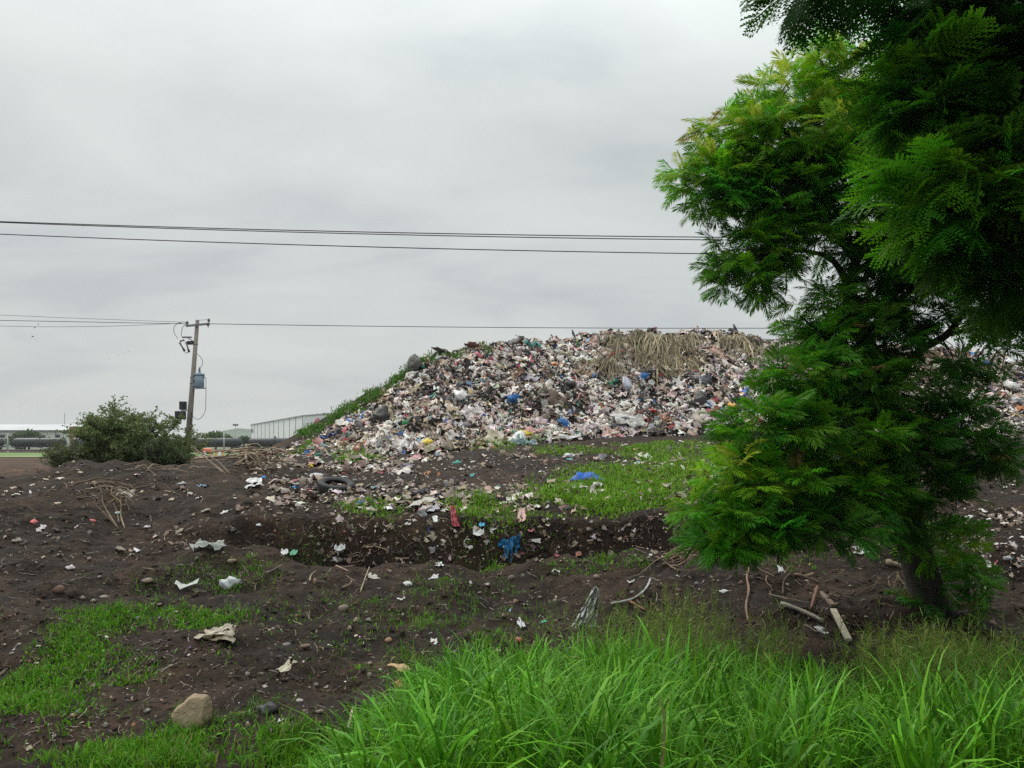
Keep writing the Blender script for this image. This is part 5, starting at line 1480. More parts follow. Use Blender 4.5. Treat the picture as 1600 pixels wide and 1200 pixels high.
# brick tower beside the shed
M_BRICKT = plain('ochre_block', (0.27, 0.17, 0.09), 0.9, 0.25, 1.0)
t_ = empty('brick_tower', at(128, 690, 300) * (1, 1, 0), 'square brown brick block rising behind the bush', 'building')
mb = MB(); mb.box((0, 0, 4.3), (6.4, 6, 8.6)); mk('wall', mb.mesh('wall'), M_BRICKT, t_)
mb = MB(); mb.box((0, 0, 8.72), (6.8, 6.4, 0.24)); mk('parapet', mb.mesh('parapet'), M_BRICKT, t_)
mb = MB(); mb.box((0.4, -3.01, 6.2), (1.3, 0.1, 1.1)); mk('window', mb.mesh('window'), M_DARKWIN, t_)

# the white warehouse behind the heap's end
c0 = at(473, 650, 300); c1 = at(392.5, 664.5, 470)
H1 = 13.0
c1 = np.array(((392.5 - CX) / F * 458, 458.0, 0)); c0 = np.array(((473 - CX) / F * 300, 300.0, 0))
wdir = c1 - c0; WL = np.linalg.norm(wdir[:2]); ang = math.atan2(wdir[1], wdir[0])
M_WHW = plain('white_cladding', (0.74, 0.75, 0.76), 0.55, 0.05, 0.05, bmp=0.05)
M_WHR = plain('grey_roof', (0.33, 0.34, 0.35), 0.5, 0.1, 0.1)
wh = empty('white_warehouse', c0, 'long white warehouse with dock awnings and a round pink logo', 'warehouse', rz=ang)
GW = 46.0                               # gable width, to the local -Y side
mb = MB()
mb.add([(0, 0, 0), (WL, 0, 0), (WL, 0, H1), (0, 0, H1), (0, -GW, 0), (WL, -GW, 0), (WL, -GW, H1), (0, -GW, H1), (0, -GW / 2, H1 + 2.2), (WL, -GW / 2, H1 + 2.2)],
       [(1, 0, 3, 2), (4, 5, 6, 7), (0, 4, 7, 8, 3), (5, 1, 2, 9, 6)])
mk('wall', mb.mesh('wall'), M_WHW, wh)
mb = MB()
for y0 in (0.5, -GW - 0.5):
    mb.add([(-0.4, y0, H1 - 0.05), (WL + 0.4, y0, H1 - 0.05), (WL + 0.4, -GW / 2, H1 + 2.25), (-0.4, -GW / 2, H1 + 2.25), (-0.4, y0, H1 + 0.3), (WL + 0.4, y0, H1 + 0.3), (WL + 0.4, -GW / 2, H1 + 2.6), (-0.4, -GW / 2, H1 + 2.6)],
           [(0, 1, 2, 3), (7, 6, 5, 4), (0, 4, 5, 1), (1, 5, 6, 2), (2, 6, 7, 3), (3, 7, 4, 0)])
mk('roof', mb.mesh('roof'), M_WHR, wh)
for k, x in enumerate(np.linspace(0.3, WL - 0.2, 12)):
    mb = MB(); mb.box((x, 0.10, H1 / 2), (0.34, 0.2, H1 - 0.1)); mk('seam', mb.mesh('seam'), M_WHR, wh)
for k in range(11):
    x = 8 + k * (WL - 16) / 10
    mb = MB()
    mb.add([(x - 2.6, 0.03, 4.2), (x + 2.6, 0.03, 4.2), (x + 2.6, 3.4, 3.7), (x - 2.6, 3.4, 3.7), (x - 2.6, 0.03, 1.2), (x + 2.6, 0.03, 1.2)], [(0, 3, 2, 1), (0, 4, 3), (1, 2, 5), (0, 1, 5, 4), (3, 4, 5, 2)])
    mk('dock_awning', mb.mesh('dock_awning'), M_SEAM, wh)
mb = MB(); mb.box((WL - 6, 0.08, 9.3), (9, 0.14, 2.2)); mk('sign_panel', mb.mesh('sign_panel'), M_SEAM, wh)
# round logo: a pink disc cut by pale vertical waves
M_LOGO = plain('logo_pink', (0.62, 0.08, 0.16), 0.5, 0.08, 0.5)
M_LOGOD = plain('logo_dark', (0.12, 0.12, 0.15), 0.5, 0.08, 0.5)
lc = (-0.06, -6.3, 10.6)
def crescent(r, y0, y1, off, mat, nm, bow):
    n = 18; v = []
    for q in range(n + 1):
        t = -1 + 2 * q / n; z = t * r
        ww = math.sqrt(max(0, 1 - t * t))
        a = lc[1] + y0 * ww * r + bow * (1 - t * t); b = lc[1] + y1 * ww * r + bow * (1 - t * t)
        v += [(lc[0] - off, a, lc[2] + z), (lc[0] - off, b, lc[2] + z)]
    f = [(2 * q, 2 * q + 1, 2 * q + 3, 2 * q + 2) for q in range(n)]
    mk(nm, make_mesh(nm, v, f), mat, wh)
crescent(1.75, 0.45, 1.0, 0.02, M_LOGO, 'logo', 0.0)
crescent(1.75, -0.15, 0.28, 0.02, M_LOGO, 'logo', 0.0)
crescent(1.75, -1.15, -0.85, 0.02, M_LOGOD, 'logo', -0.6)

# concrete posts, lamp mast, orange machine, barrier
M_CONC = plain('pale_concrete', (0.42, 0.42, 0.40), 0.85, 0.15, 3)
def post(px, top, Y, r, label, name='concrete_post', arms=True):
    g = float(ground(np.array([(px - CX) / F * Y]), np.array([Y]))[0]); x = (px - CX) / F * Y; h = zz(Y, top) - g
    e_ = empty(name, (x, Y, g), label, 'post')
    mb = MB(); mb.tube([(0, 0, 0), (0, 0, h)], [r, r * 0.75], 8); mk('shaft', mb.mesh('shaft', True), M_CONC, e_)
    if arms:
        mb = MB(); mb.box((0, 0, h - 0.6), (1.3, 0.18, 0.16)); mk('crossarm', mb.mesh('crossarm'), M_CONC, e_)
    mb = MB(); mb.box((0, 0, 0.15), (r * 3.2, r * 3.2, 0.3)); mk('footing', mb.mesh('footing'), M_CONC, e_)
    return e_
post(12, 677, 205, 0.20, 'pale concrete post before the tank wagon at the picture edge')
post(350, 676, 215, 0.22, 'pale concrete post before the grimy tank wagon')
lm_ = post(368, 664, 290, 0.12, 'thin lamp mast beside the white warehouse', 'lamp_mast', False)
mb = MB(); mb.box((0, 0, zz(290, 664)), (2.0, 0.4, 0.7)); mk('lamp_head', mb.mesh('lamp_head'), M_SEAM, lm_)
M_ORANGE = plain('orange_paint', (0.55, 0.12, 0.045), 0.5, 0.15, 1.0)
M_CREAM = plain('cream_paint', (0.55, 0.45, 0.33), 0.6, 0.15, 1.0)
gx = (325 - CX) / F * 150; gz = float(ground(np.array([gx]), np.array([150.0]))[0])
om = empty('orange_trailer', (gx, 150, gz), 'orange hump backed trailer standing in the far green field', 'trailer')
mb = MB(); n = 12; v = []; f = []
for x in (-0.95, 0.75):
    for q in range(n + 1):
        a = math.pi * q / n; v.append((x, 0.55 * math.cos(a), 0.45 + 0.75 * math.sin(a) ** 0.8))
for q in range(n): f.append((q, q + 1, n + 2 + q, n + 1 + q))
f += [tuple(range(n + 1)), tuple(range(2 * n + 1, n, -1)), (0, n + 1, 2 * n + 1, n)]
mb.add(v, f); mk('hood', mb.mesh('hood', False), M_ORANGE, om)
mb = MB(); mb.box((0.95, 0, 0.72), (0.36, 0.9, 0.85)); mk('end_cover', mb.mesh('end_cover'), M_CREAM, om)
for s in (-0.5, 0.5):
    mb = MB(); mb.lathe([(0.28, -0.62), (0.28, 0.62)], (s, 0, 0.26), 14, 'y'); mk('wheel', mb.mesh('wheel', True), M_RUBBER, om)
M_SAFETY = plain('safety_orange', (0.75, 0.25, 0.05), 0.5, 0.1, 2)
def barrier(px, py, w, Y, label):
    P = at(px, py, Y); g = float(ground(P[:1], P[1:2])[0]); m = Y / F
    e_ = empty('barrier', (P[0], Y, g), label, 'barrier', 'orange barriers in the field')
    for s in (-0.5, 0.5):
        mb = MB(); mb.box((s * w * m, 0, 0.45), (0.12, 0.08, 0.9)); mk('post', mb.mesh('post'), M_SAFETY, e_)
    mb = MB(); mb.box((0, -0.06, 0.62), (w * m + 0.1, 0.04, 0.12)); mk('rail', mb.mesh('rail'), M_SAFETY, e_)
barrier(333, 716, 9, 104, 'orange barrier frame in the field right of the pole')
barrier(345.5, 715, 5, 106, 'narrow orange barrier beside a white bollard')
M_WHITE = plain('white_plastic', (0.72, 0.72, 0.70), 0.5, 0.1, 2)
def bollard(px, py, Y, label):
    P = at(px, py, Y); g = float(ground(P[:1], P[1:2])[0])
    e_ = empty('bollard', (P[0], Y, g), label, 'bollard', 'white bollards in the field')
    mb = MB(); mb.lathe([(0.24, 0), (0.22, 0.1), (0.17, 0.6), (0.1, 0.72)], (0, 0, 0), 12); mk('body', mb.mesh('body', True), M_WHITE, e_)
bollard(320, 719, 100, 'white bollard left of the orange barrier frame'); bollard(343, 715, 105, 'white bollard between the orange barriers')

# ------------------------------------------------------------------ utility pole
M_POLE = plain('pole_concrete', (0.24, 0.215, 0.185), 0.9, 0.22, 3.0, bmp=0.3, bscale=20)
M_METAL = plain('galvanised', (0.20, 0.20, 0.22), 0.5, 0.2, 6, metal=0.5)
M_TRAFO = plain('transformer_grey', (0.22, 0.29, 0.36), 0.45, 0.15, 4)
M_BLACKBOX = plain('meter_black', (0.02, 0.02, 0.025), 0.5, 0.3, 5)
M_CER = plain('porcelain', (0.12, 0.10, 0.11), 0.3, 0.2, 5)
M_WIRE = plain('wire_black', (0.03, 0.03, 0.034), 0.6, 0.2, 3)
PY = 52.0
def pp(px, py, dy=0.0): return np.array(at(px, py, PY)) + np.array((0, dy, 0))
pbase = pp(290.5, 731); pbase[2] = float(ground(pbase[:1], pbase[1:2])[0]) - 0.3
ptop = pp(308.5, 500)
pole = empty('utility_pole', pbase, 'leaning concrete utility pole with transformer beside the bush', 'utility pole')
def pl_(name, mb, mat, parent=None, smooth=False):
    me = mb.mesh(name, smooth)
    V = np.array([q.co[:] for q in me.vertices]) - pbase
    me.vertices.foreach_set('co', V.astype(np.float32).ravel()); me.update()
    return mk(name, me, mat, parent or pole)
mb = MB(); mb.tube([pbase, pbase + (ptop - pbase) * 0.5, ptop], [0.215, 0.17, 0.125], 12); pl_('shaft', mb, M_POLE, smooth=True)
arm_a, arm_b = pp(292.5, 510, -0.2), pp(329.5, 506.5, -0.2)
mb = MB(); d = arm_b - arm_a; mb.box((arm_a + arm_b) / 2, (np.linalg.norm(d), 0.11, 0.13), (0, -math.atan2(d[2], d[0]), 0)); arm = pl_('crossarm', mb, M_METAL)
def insul(px, py):
    c = pp(px, py + 2, -0.2); mb = MB()
    mb.lathe([(0.02, -0.14), (0.025, 0.0), (0.10, 0.02), (0.06, 0.07), (0.11, 0.09), (0.06, 0.15), (0.07, 0.19), (0.03, 0.23)], c, 12); return pl_('insulator', mb, M_CER, arm, True)
insul(294.5, 505.5); insul(328, 501.5); insul(327, 508)
mb = MB(); mb.tube([pp(310, 501, -0.15), pp(328, 500, -0.2)], 0.018, 6); pl_('brace', mb, M_METAL, arm)
mb = MB(); mb.box(pp(292, 527), (0.62, 0.12, 0.10)); mb.tube([pp(292, 527), pp(303, 534)], 0.03, 6); pl_('cutout_bracket', mb, M_METAL)
for (a, b) in (((283, 536), (291, 549)), ((293, 535), (298, 551)), ((284, 534), (290, 532))):
    mb = MB(); mb.tube([pp(*a, -0.25), pp((a[0] + b[0]) / 2, (a[1] + b[1]) / 2, -0.25), pp(*b, -0.25)], [0.07, 0.045, 0.08], 8); pl_('fuse_cutout', mb, M_CER, smooth=True)
mb = MB(); mb.box(pp(299, 536, -0.1), (0.42, 0.16, 0.24)); pl_('bracket', mb, M_BLACKBOX)
mb = MB(); mb.tube([pp(288, 548, -0.25), pp(294, 553, -0.25), pp(299, 547, -0.25)], 0.022, 6); pl_('jumper', mb, M_WIRE)
# transformer
tx = pp(312.6, 596, -0.1)
trafo = mk('transformer', None, parent=pole, loc=tx - pbase)
def tp(name, mb, mat, smooth=False, par=None):
    return mk(name, mb.mesh(name, smooth), mat, trafo)
mb = MB(); mb.lathe([(0.28, -0.42), (0.30, -0.40), (0.30, 0.36), (0.26, 0.40)], (0, 0, 0), 20); tp('tank', mb, M_TRAFO, True)
mb = MB(); mb.lathe([(0.34, 0.40), (0.36, 0.43), (0.34, 0.50), (0.12, 0.58)], (0, 0, 0), 20); tp('lid', mb, M_TRAFO, True)
mb = MB(); mb.lathe([(0.05, 0.55), (0.10, 0.60), (0.06, 0.66), (0.10, 0.70), (0.05, 0.78), (0.07, 0.82), (0.03, 0.98)], (0, 0, 0), 12); tp('bushing', mb, M_TRAFO, True)
mb = MB(); mb.box((-0.38, 0, 0.18), (0.26, 0.12, 0.14)); mb.box((-0.38, 0, -0.22), (0.26, 0.12, 0.18)); tp('mounting_lug', mb, M_TRAFO)
mb = MB(); mb.box((0.0, -0.02, -0.47), (0.72, 0.40, 0.06)); tp('base_rim', mb, M_TRAFO)
mb = MB(); mb.tube([(0.30, -0.1, 0.28), (0.42, -0.1, 0.28)], 0.04, 8); tp('terminal', mb, M_METAL)
for y in (590, 599):
    c = pbase + (ptop - pbase) * ((zz(PY, y) - pbase[2]) / (ptop[2] - pbase[2])); mb = MB(); mb.tube([c - (0, 0, 0.04), c + (0, 0, 0.04)], 0.185, 12); pl_('band', mb, M_METAL)
c = pbase + (ptop - pbase) * ((zz(PY, 538) - pbase[2]) / (ptop[2] - pbase[2])); mb = MB(); mb.tube([c - (0, 0, 0.03), c + (0, 0, 0.03)], 0.155, 12); pl_('band', mb, M_METAL)
mb = MB(); mb.box(pp(287.5, 634, -0.15), (0.38, 0.34, 0.55)); bx_ = pl_('meter_box', mb, M_BLACKBOX)
mb = MB(); mb.box(pp(287.5, 634, -0.34), (0.30, 0.03, 0.44)); pl_('meter_door', mb, M_BLACKBOX, bx_)
mb = MB(); mb.box(pp(283.5, 649, -0.15), (0.62, 0.36, 0.55)); bx_ = pl_('switch_box', mb, M_BLACKBOX)
mb = MB(); mb.box(pp(283.5, 649, -0.35), (0.52, 0.03, 0.44)); pl_('switch_door', mb, M_BLACKBOX, bx_)
mb = MB(); mb.box(pp(290, 641.5, -0.1), (0.5, 0.06, 0.06)); pl_('box_bracket', mb, M_METAL)
for pts in ([(310, 553), (317, 561), (318.5, 568), (314, 577), (312, 579)], [(322, 591), (323.5, 594), (323.5, 625), (322.5, 642), (316, 653), (309, 655), (303, 650), (301, 644)],
            [(296, 505), (285, 504), (275, 510), (274, 520), (280, 530)], [(293, 507), (287, 513), (285, 526)], [(301, 645), (300, 660), (298, 680)]):
    mb = MB(); mb.tube(catmull([pp(a, b, -0.2) for a, b in pts], 5), 0.018, 6); pl_('cable', mb, M_WIRE, smooth=True)
# overhead wires
def wire(pts, Y, r, label, n=60):
    xs = np.array([p[0] for p in pts], float); ys = np.array([p[1] for p in pts], float)
    k = np.polyfit(xs, ys, min(2, len(pts) - 1))
    lo, hi = pts[0][0], pts[-1][0]
    P = [at(a, np.polyval(k, a), Y) for a in np.linspace(lo, hi, n)]
    mb = MB(); mb.tube(P, r, 6); mk('overhead_wire', mb.mesh('overhead_wire', True), M_WIRE, label=label, cat='wire', group='overhead wires')
wire([(-500, 326), (0, 345), (300, 354.5), (800, 367.5), (1120, 371.5), (1600, 372), (2100, 366)], 22, 0.014, 'uppermost of the three near overhead wires')
wire([(-500, 326), (0, 345.5), (300, 356.5), (800, 371), (1120, 376.5), (1600, 377), (2100, 371)], 22.6, 0.014, 'middle near overhead wire, close under the uppermost')
wire([(-500, 343), (0, 363.5), (400, 379), (800, 392.5), (1120, 398), (1600, 400), (2100, 396)], 22.0, 0.014, 'lowest of the three near overhead wires')
wire([(329, 506), (800, 511.5), (1230, 513), (1700, 509)], PY - 0.2, 0.022, 'thin wire running from the pole past the heap crest')
wire([(-300, 478), (0, 491), (150, 500), (294, 503)], PY - 0.2, 0.013, 'upper wire arriving at the pole crossarm')
wire([(-300, 496), (0, 500.5), (150, 503.5), (294, 506)], PY - 0.1, 0.020, 'middle straight wire arriving at the pole crossarm')
wire([(-300, 488), (0, 508), (150, 512), (285, 504)], PY - 0.3, 0.013, 'lowest sagging wire arriving at the pole crossarm')

# ------------------------------------------------------------------ birds
M_BIRD = plain('bird_dark', (0.03, 0.03, 0.032), 0.6, 0.3, 20)
def flying_bird(px, py, Y, span, label, bank=0.2, flap=0.3):
    v = []; f = []
    # body rings
    n = 8; ring = [(-0.55, 0.01), (-0.4, 0.05), (-0.15, 0.10), (0.1, 0.11), (0.3, 0.07), (0.42, 0.06), (0.5, 0.015)]
    for (x, r) in ring:
        for k in range(n):
            a = 2 * math.pi * k / n; v.append((x, r * math.cos(a), r * math.sin(a) * 0.85))
    for j in range(len(ring) - 1):
        for k in range(n): f.append((j * n + k, j * n + (k + 1) % n, (j + 1) * n + (k + 1) % n, (j + 1) * n + k))
    b = len(v)
    for s in (-1, 1):
        w = [(0.18, 0.06 * s, 0.03), (-0.18, 0.06 * s, 0.03), (0.22, 0.5 * s, flap * 0.5), (-0.16, 0.5 * s, flap * 0.5), (0.02, 1.0 * s, flap * 0.55), (-0.14, 0.95 * s, flap * 0.52)]
        v += w + [(x, y, z - 0.02) for x, y, z in w]
        for o_ in (0,):
            f += [(b, b + 1, b + 3, b + 2), (b + 2, b + 3, b + 5, b + 4), (b + 8, b + 9, b + 7, b + 6), (b + 10, b + 11, b + 9, b + 8), (b, b + 2, b + 8, b + 6), (b + 2, b + 4, b + 10, b + 8), (b + 1, b + 7, b + 9, b + 3), (b + 3, b + 9, b + 11, b + 5), (b + 4, b + 5, b + 11, b + 10)]
        b = len(v)
    me = make_mesh('bird', v, f, False); me.materials.append(M_BIRD)
    s = span / 2
    mk('flying_bird', me, label=label, cat='bird', group='birds in the air', mw=Matrix.Translation(Vector(at(px, py, Y))) @ Euler((bank, 0.1, 1.1)).to_matrix().to_4x4() @ Matrix.Diagonal((s, s, s, 1)))
for a in [(51, 526, 75, 0.55, 'dark bird flying below the wires, lowest of three', 0.3, 0.5), (54, 512, 95, 0.45, 'small bird flying just under the wires', -0.4, 0.2), (60, 507, 95, 0.42, 'small bird nearest the wires at picture side', 0.5, 0.6),
          (171, 561, 120, 0.5, 'lowest bird of the distant row in the sky', 0.2, 0.3), (185, 555, 120, 0.45, 'second bird of the distant row above the bush', 0.1, 0.4), (193, 553, 120, 0.42, 'third bird of the distant row above the bush', 0.4, 0.1), (201, 549, 125, 0.42, 'highest bird of the distant row above the bush', 0.2, 0.5)]:
    flying_bird(*a)
def perched(px, h, label):
    P = np.array([float(q[0]) for q in mound_at(np.array([float(px)]), np.array([0.99]))]); P[2] += 0.22
    mb = MB(); mb.tube([(-0.30, 0, -0.08), (-0.12, 0, 0.10), (0.02, 0, 0.26), (0.10, 0, 0.42), (0.12, 0, 0.50), (0.15, 0, 0.57), (0.22, 0, 0.57), (0.30, 0, 0.55)], [0.02, 0.07, 0.12, 0.10, 0.055, 0.065, 0.04, 0.008], 10)
    mb.tube([(0.02, 0.04, 0.2), (0.03, 0.05, 0.0)], 0.014, 5); mb.tube([(0.02, -0.04, 0.2), (0.03, -0.05, 0.0)], 0.014, 5)
    me = mb.mesh('bird', True); me.materials.append(M_BIRD)
    mk('perched_bird', me, label=label, cat='bird', mw=Matrix.Translation(Vector(P)) @ Euler((0, 0, random.uniform(-0.5, 3))).to_matrix().to_4x4() @ Matrix.Diagonal((h / 0.6,) * 3 + (1,)), group='birds on the heap crest')
perched(896, 0.6, 'dark bird perched on the crest left of the dry stalks'); perched(1149, 0.65, 'dark bird perched on the crest right of the dry stalks'); perched(1228, 0.5, 'dark bird perched on the crest by the tree leaves')

# ------------------------------------------------------------------ far trees, bush
def leafcard():
    v = np.array([(0, 0, 0), (-0.28, 0.5, 0.05), (0.28, 0.5, 0.05), (0, 1, -0.05)]); return v, np.array([(0, 2, 1), (1, 2, 3)])
LV, LT = leafcard()
def rand_rot(n, rg=rng):
    q = rg.normal(size=(n, 4)); q /= np.linalg.norm(q, axis=1, keepdims=True); w, x, y, z = q.T
    return np.stack([np.stack([1 - 2 * (y * y + z * z), 2 * (x * y - w * z), 2 * (x * z + w * y)], 1), np.stack([2 * (x * y + w * z), 1 - 2 * (x * x + z * z), 2 * (y * z - w * x)], 1), np.stack([2 * (x * z - w * y), 2 * (y * z + w * x), 1 - 2 * (x * x + y * y)], 1)], 1)
def far_tree(px, base, Y, lobes, n, size, col, label, name='far_tree'):
    x = (px - CX) / F * Y; g = float(ground(np.array([x]), np.array([Y]))[0])
    e_ = empty(name, (x, Y, g), label, 'tree', 'trees along the railway')
    sp = Soup(); m = Y / F
    for (lx, ly, rx, ry) in lobes:
        c = np.array(((lx - px) * m, 0, zz(Y, ly) - g)); k = int(n * rx * ry / sum(l[2] * l[3] for l in lobes))
        d = rng.normal(size=(k, 3)); d /= np.linalg.norm(d, axis=1, keepdims=True); r = rng.random((k, 1)) ** 0.4
        p = c + d * r * np.array((rx * m, rx * m * 0.8, ry * m)) * (0.85 + 0.3 * fbm(d[:, 0] * 2, d[:, 2] * 2, 1.5, 2)[:, None])
        sp.put(LV, LT, rand_rot(k), p, size * (0.6 + 0.8 * rng.random(k)), np.array(col) * (0.55 + 0.8 * rng.random((k, 1))))
    mk('crown', sp.mesh('crown'), M_LEAF, e_)
    mb = MB(); h = zz(Y, lobes[0][1]) - g; mb.tube([(0, 0, -0.2), (0.2, 0, h * 0.5), (0.1, 0, h)], [0.4, 0.3, 0.12], 8)
    mk('trunk', mb.mesh('trunk', True), M_BARK, e_)
far_tree(45, 700, 285, [(45, 684, 26, 13), (25, 690, 16, 10), (66, 690, 15, 9)], 2600, 0.9, (0.055, 0.095, 0.03), 'round dark green tree behind the tank wagon before the shed')
far_tree(337, 700, 285, [(338, 683, 22, 10), (322, 688, 13, 7), (354, 687, 12, 8)], 2400, 0.8, (0.075, 0.14, 0.03), 'broad bright green tree right of the utility pole')
far_tree(380, 700, 290, [(383, 688, 12, 7), (371, 691, 10, 5)], 1200, 0.7, (0.05, 0.085, 0.035), 'small dark tree beside the white warehouse')

def grow_bush(name, base, stems, hgt, spreadr, label, ncol, leafsize, seed, nleaf):
    rg = np.random.default_rng(seed); r0 = random.Random(seed)
    e_ = empty(name, base, label, 'bush')
    tips = []; tw = MB()
    for s in range(stems):
        a = r0.uniform(0, 6.283); lean = r0.uniform(0.15, 1.15)
        L = hgt * r0.uniform(0.78, 1.0) * (1.0 - 0.16 * lean)
        d = np.array((math.cos(a) * math.sin(lean) * spreadr, math.sin(a) * math.sin(lean) * 0.7, math.cos(lean)))
        p = np.array((r0.gauss(0, 0.35), r0.gauss(0, 0.3), 0.0)); pts = [p]
        for q in range(6):
            p = p + d * L / 6 + np.array((r0.gauss(0, 0.10), r0.gauss(0, 0.10), r0.gauss(0, 0.06))); d = d + np.array((0, 0, -0.03)); pts.append(p)
        mb = MB(); mb.tube(catmull(pts, 3), list(np.linspace(0.06, 0.012, 19)), 5); mk('stem', mb.mesh('stem', True), M_TWIG, e_)
        for q in range(2, 7):
            for b in range(5):
                o_ = pts[q]; aa = r0.uniform(0, 6.283); el = r0.uniform(-0.15, 1.0); l = r0.uniform(0.5, 1.25) * (0.6 + 0.4 * hgt / 4)
                dd = np.array((math.cos(aa) * math.cos(el), math.sin(aa) * math.cos(el), math.sin(el)))
                m1 = o_ + dd * l * 0.5 + np.array((0, 0, 0.04)); m2 = o_ + dd * l
                tw.tube([o_, m1, m2], [0.014, 0.01, 0.006], 3, False)
                tips.append((o_, m1, m2))
    mk('twigs', tw.mesh('twigs'), M_TWIG, e_, kind='stuff')
    T = np.array(tips); k = rg.integers(0, len(T), nleaf); u = rg.random((nleaf, 1)) * 2
    P = np.where(u < 1, T[k, 0] + (T[k, 1] - T[k, 0]) * u, T[k, 1] + (T[k, 2] - T[k, 1]) * (u - 1)) + rg.normal(size=(nleaf, 3)) * 0.05
    c = np.array(ncol[0]) * (1 - rg.random((nleaf, 1))) ; uu = rg.random((nleaf, 1)); c = np.array(ncol[0]) * (1 - uu) + np.array(ncol[1]) * uu
    sp = Soup(); sp.put(LV, LT, rand_rot(nleaf, rg), P, leafsize * (0.6 + 0.8 * rg.random(nleaf)), c)
    mk('foliage', sp.mesh('foliage'), M_LEAF, e_, kind='stuff')
    return e_
bp = at(198, 690, 44); bp[2] = float(ground(bp[:1], bp[1:2])[0])
grow_bush('thorn_bush', bp, 44, 3.9, 1.5, 'wide grey green thorn bush on the ridge beside the utility pole', ((0.075, 0.115, 0.035), (0.21, 0.265, 0.09)), 0.13, 6, 46000)
bp = at(262, 690, 41); bp[2] = float(ground(bp[:1], bp[1:2])[0])
grow_bush('dark_bush', bp, 12, 1.7, 0.75, 'smaller dark green bush in front of the pole foot', ((0.035, 0.06, 0.02), (0.09, 0.12, 0.045)), 0.13, 12, 7000)
bp = at(112, 690, 43); bp[2] = float(ground(bp[:1], bp[1:2])[0])
grow_bush('low_bush', bp, 10, 1.7, 1.0, 'low sparse bush at the open end of the thorn bush', ((0.07, 0.09, 0.035), (0.15, 0.18, 0.07)), 0.13, 14, 4500)

# ------------------------------------------------------------------ feathery-leaved trees
def frond(pairs, leaflets, seed, width=0.045):
    """a twice divided leaf of unit length along +Y"""
    rg = np.random.default_rng(seed); v = []; t = []
    droop = 0.16 + 0.14 * rg.random(); side = rg.normal() * 0.12
    def rach(s): return np.array((side * s * s, s * (1 - 0.08 * s), 0.05 * s - droop * s * s))
    def tri(a, b, c): 
        k = len(v); v.extend([a, b, c]); t.append((k, k + 1, k + 2))
    ss = np.linspace(0.0, 1.0, 3)
    for a, b in zip(ss[:-1], ss[1:]):
        p, q = rach(a), rach(b); w = 0.008
        k = len(v); v.extend([p + (-w, 0, 0), p + (w, 0, 0), q + (w, 0, 0), q + (-w, 0, 0)]); t.extend([(k, k + 1, k + 2), (k, k + 2, k + 3)])
    for s in np.linspace(0.16, 0.99, pairs):
        ln = 0.40 * (np.sin(np.pi * (0.16 + 0.80 * (1 - s))) ** 0.8) * (0.9 + 0.2 * rg.random()) + 0.03
        for sg in (-1, 1):
            o_ = rach(s); an = R(62 - 34 * s) + rg.normal() * 0.06
            d = np.array((sg * math.sin(an), math.cos(an), -0.12 + 0.10 * rg.normal())); d /= np.linalg.norm(d)
            nrm = np.array((0, 0, 1.0)); wv = np.cross(d, nrm); wv /= np.linalg.norm(wv); wv = wv + np.array((0, 0, 0.25 * rg.normal()))
            dr = np.array((0, 0, -0.25 * ln))
            if leaflets == 0:
                k = len(v); mdl = o_ + d * ln * 0.45; w = width * 0.5
                v.extend([o_, mdl + wv * w, mdl - wv * w, o_ + d * ln + dr]); t.extend([(k, k + 1, k + 2), (k + 1, k + 3, k + 2)])
            else:
                for q in range(leaflets):
                    u = (q + 0.6) / leaflets; c = o_ + d * ln * u + dr * u * u
                    lw = width * (1.05 - 0.5 * u) * 0.95; f_ = d * ln / leaflets
                    for g in (-1, 1):
                        tri(c - f_ * 0.5, c + f_ * 0.5, c + wv * g * lw * 0.62 + f_ * 0.75)
                tri(o_ + d * ln + dr - wv * 0.008, o_ + d * ln + dr + wv * 0.008, o_ + d * ln * 1.06 + dr)
    return np.array(v), np.array(t)
FR_FAR = [frond(15, 0, s, 0.048) for s in range(6)]
FR_OFF = [frond(9, 0, 60 + s, 0.085) for s in range(4)]
FR_NEAR = [frond(11, 5, 30 + s, 0.085) for s in range(5)]
def limb(mbp, pts, r0, r1, n=8, sub=6):
    p = catmull(pts, sub); rad = np.linspace(r0, r1, len(p)); mbp.tube(p, list(rad), n); return p
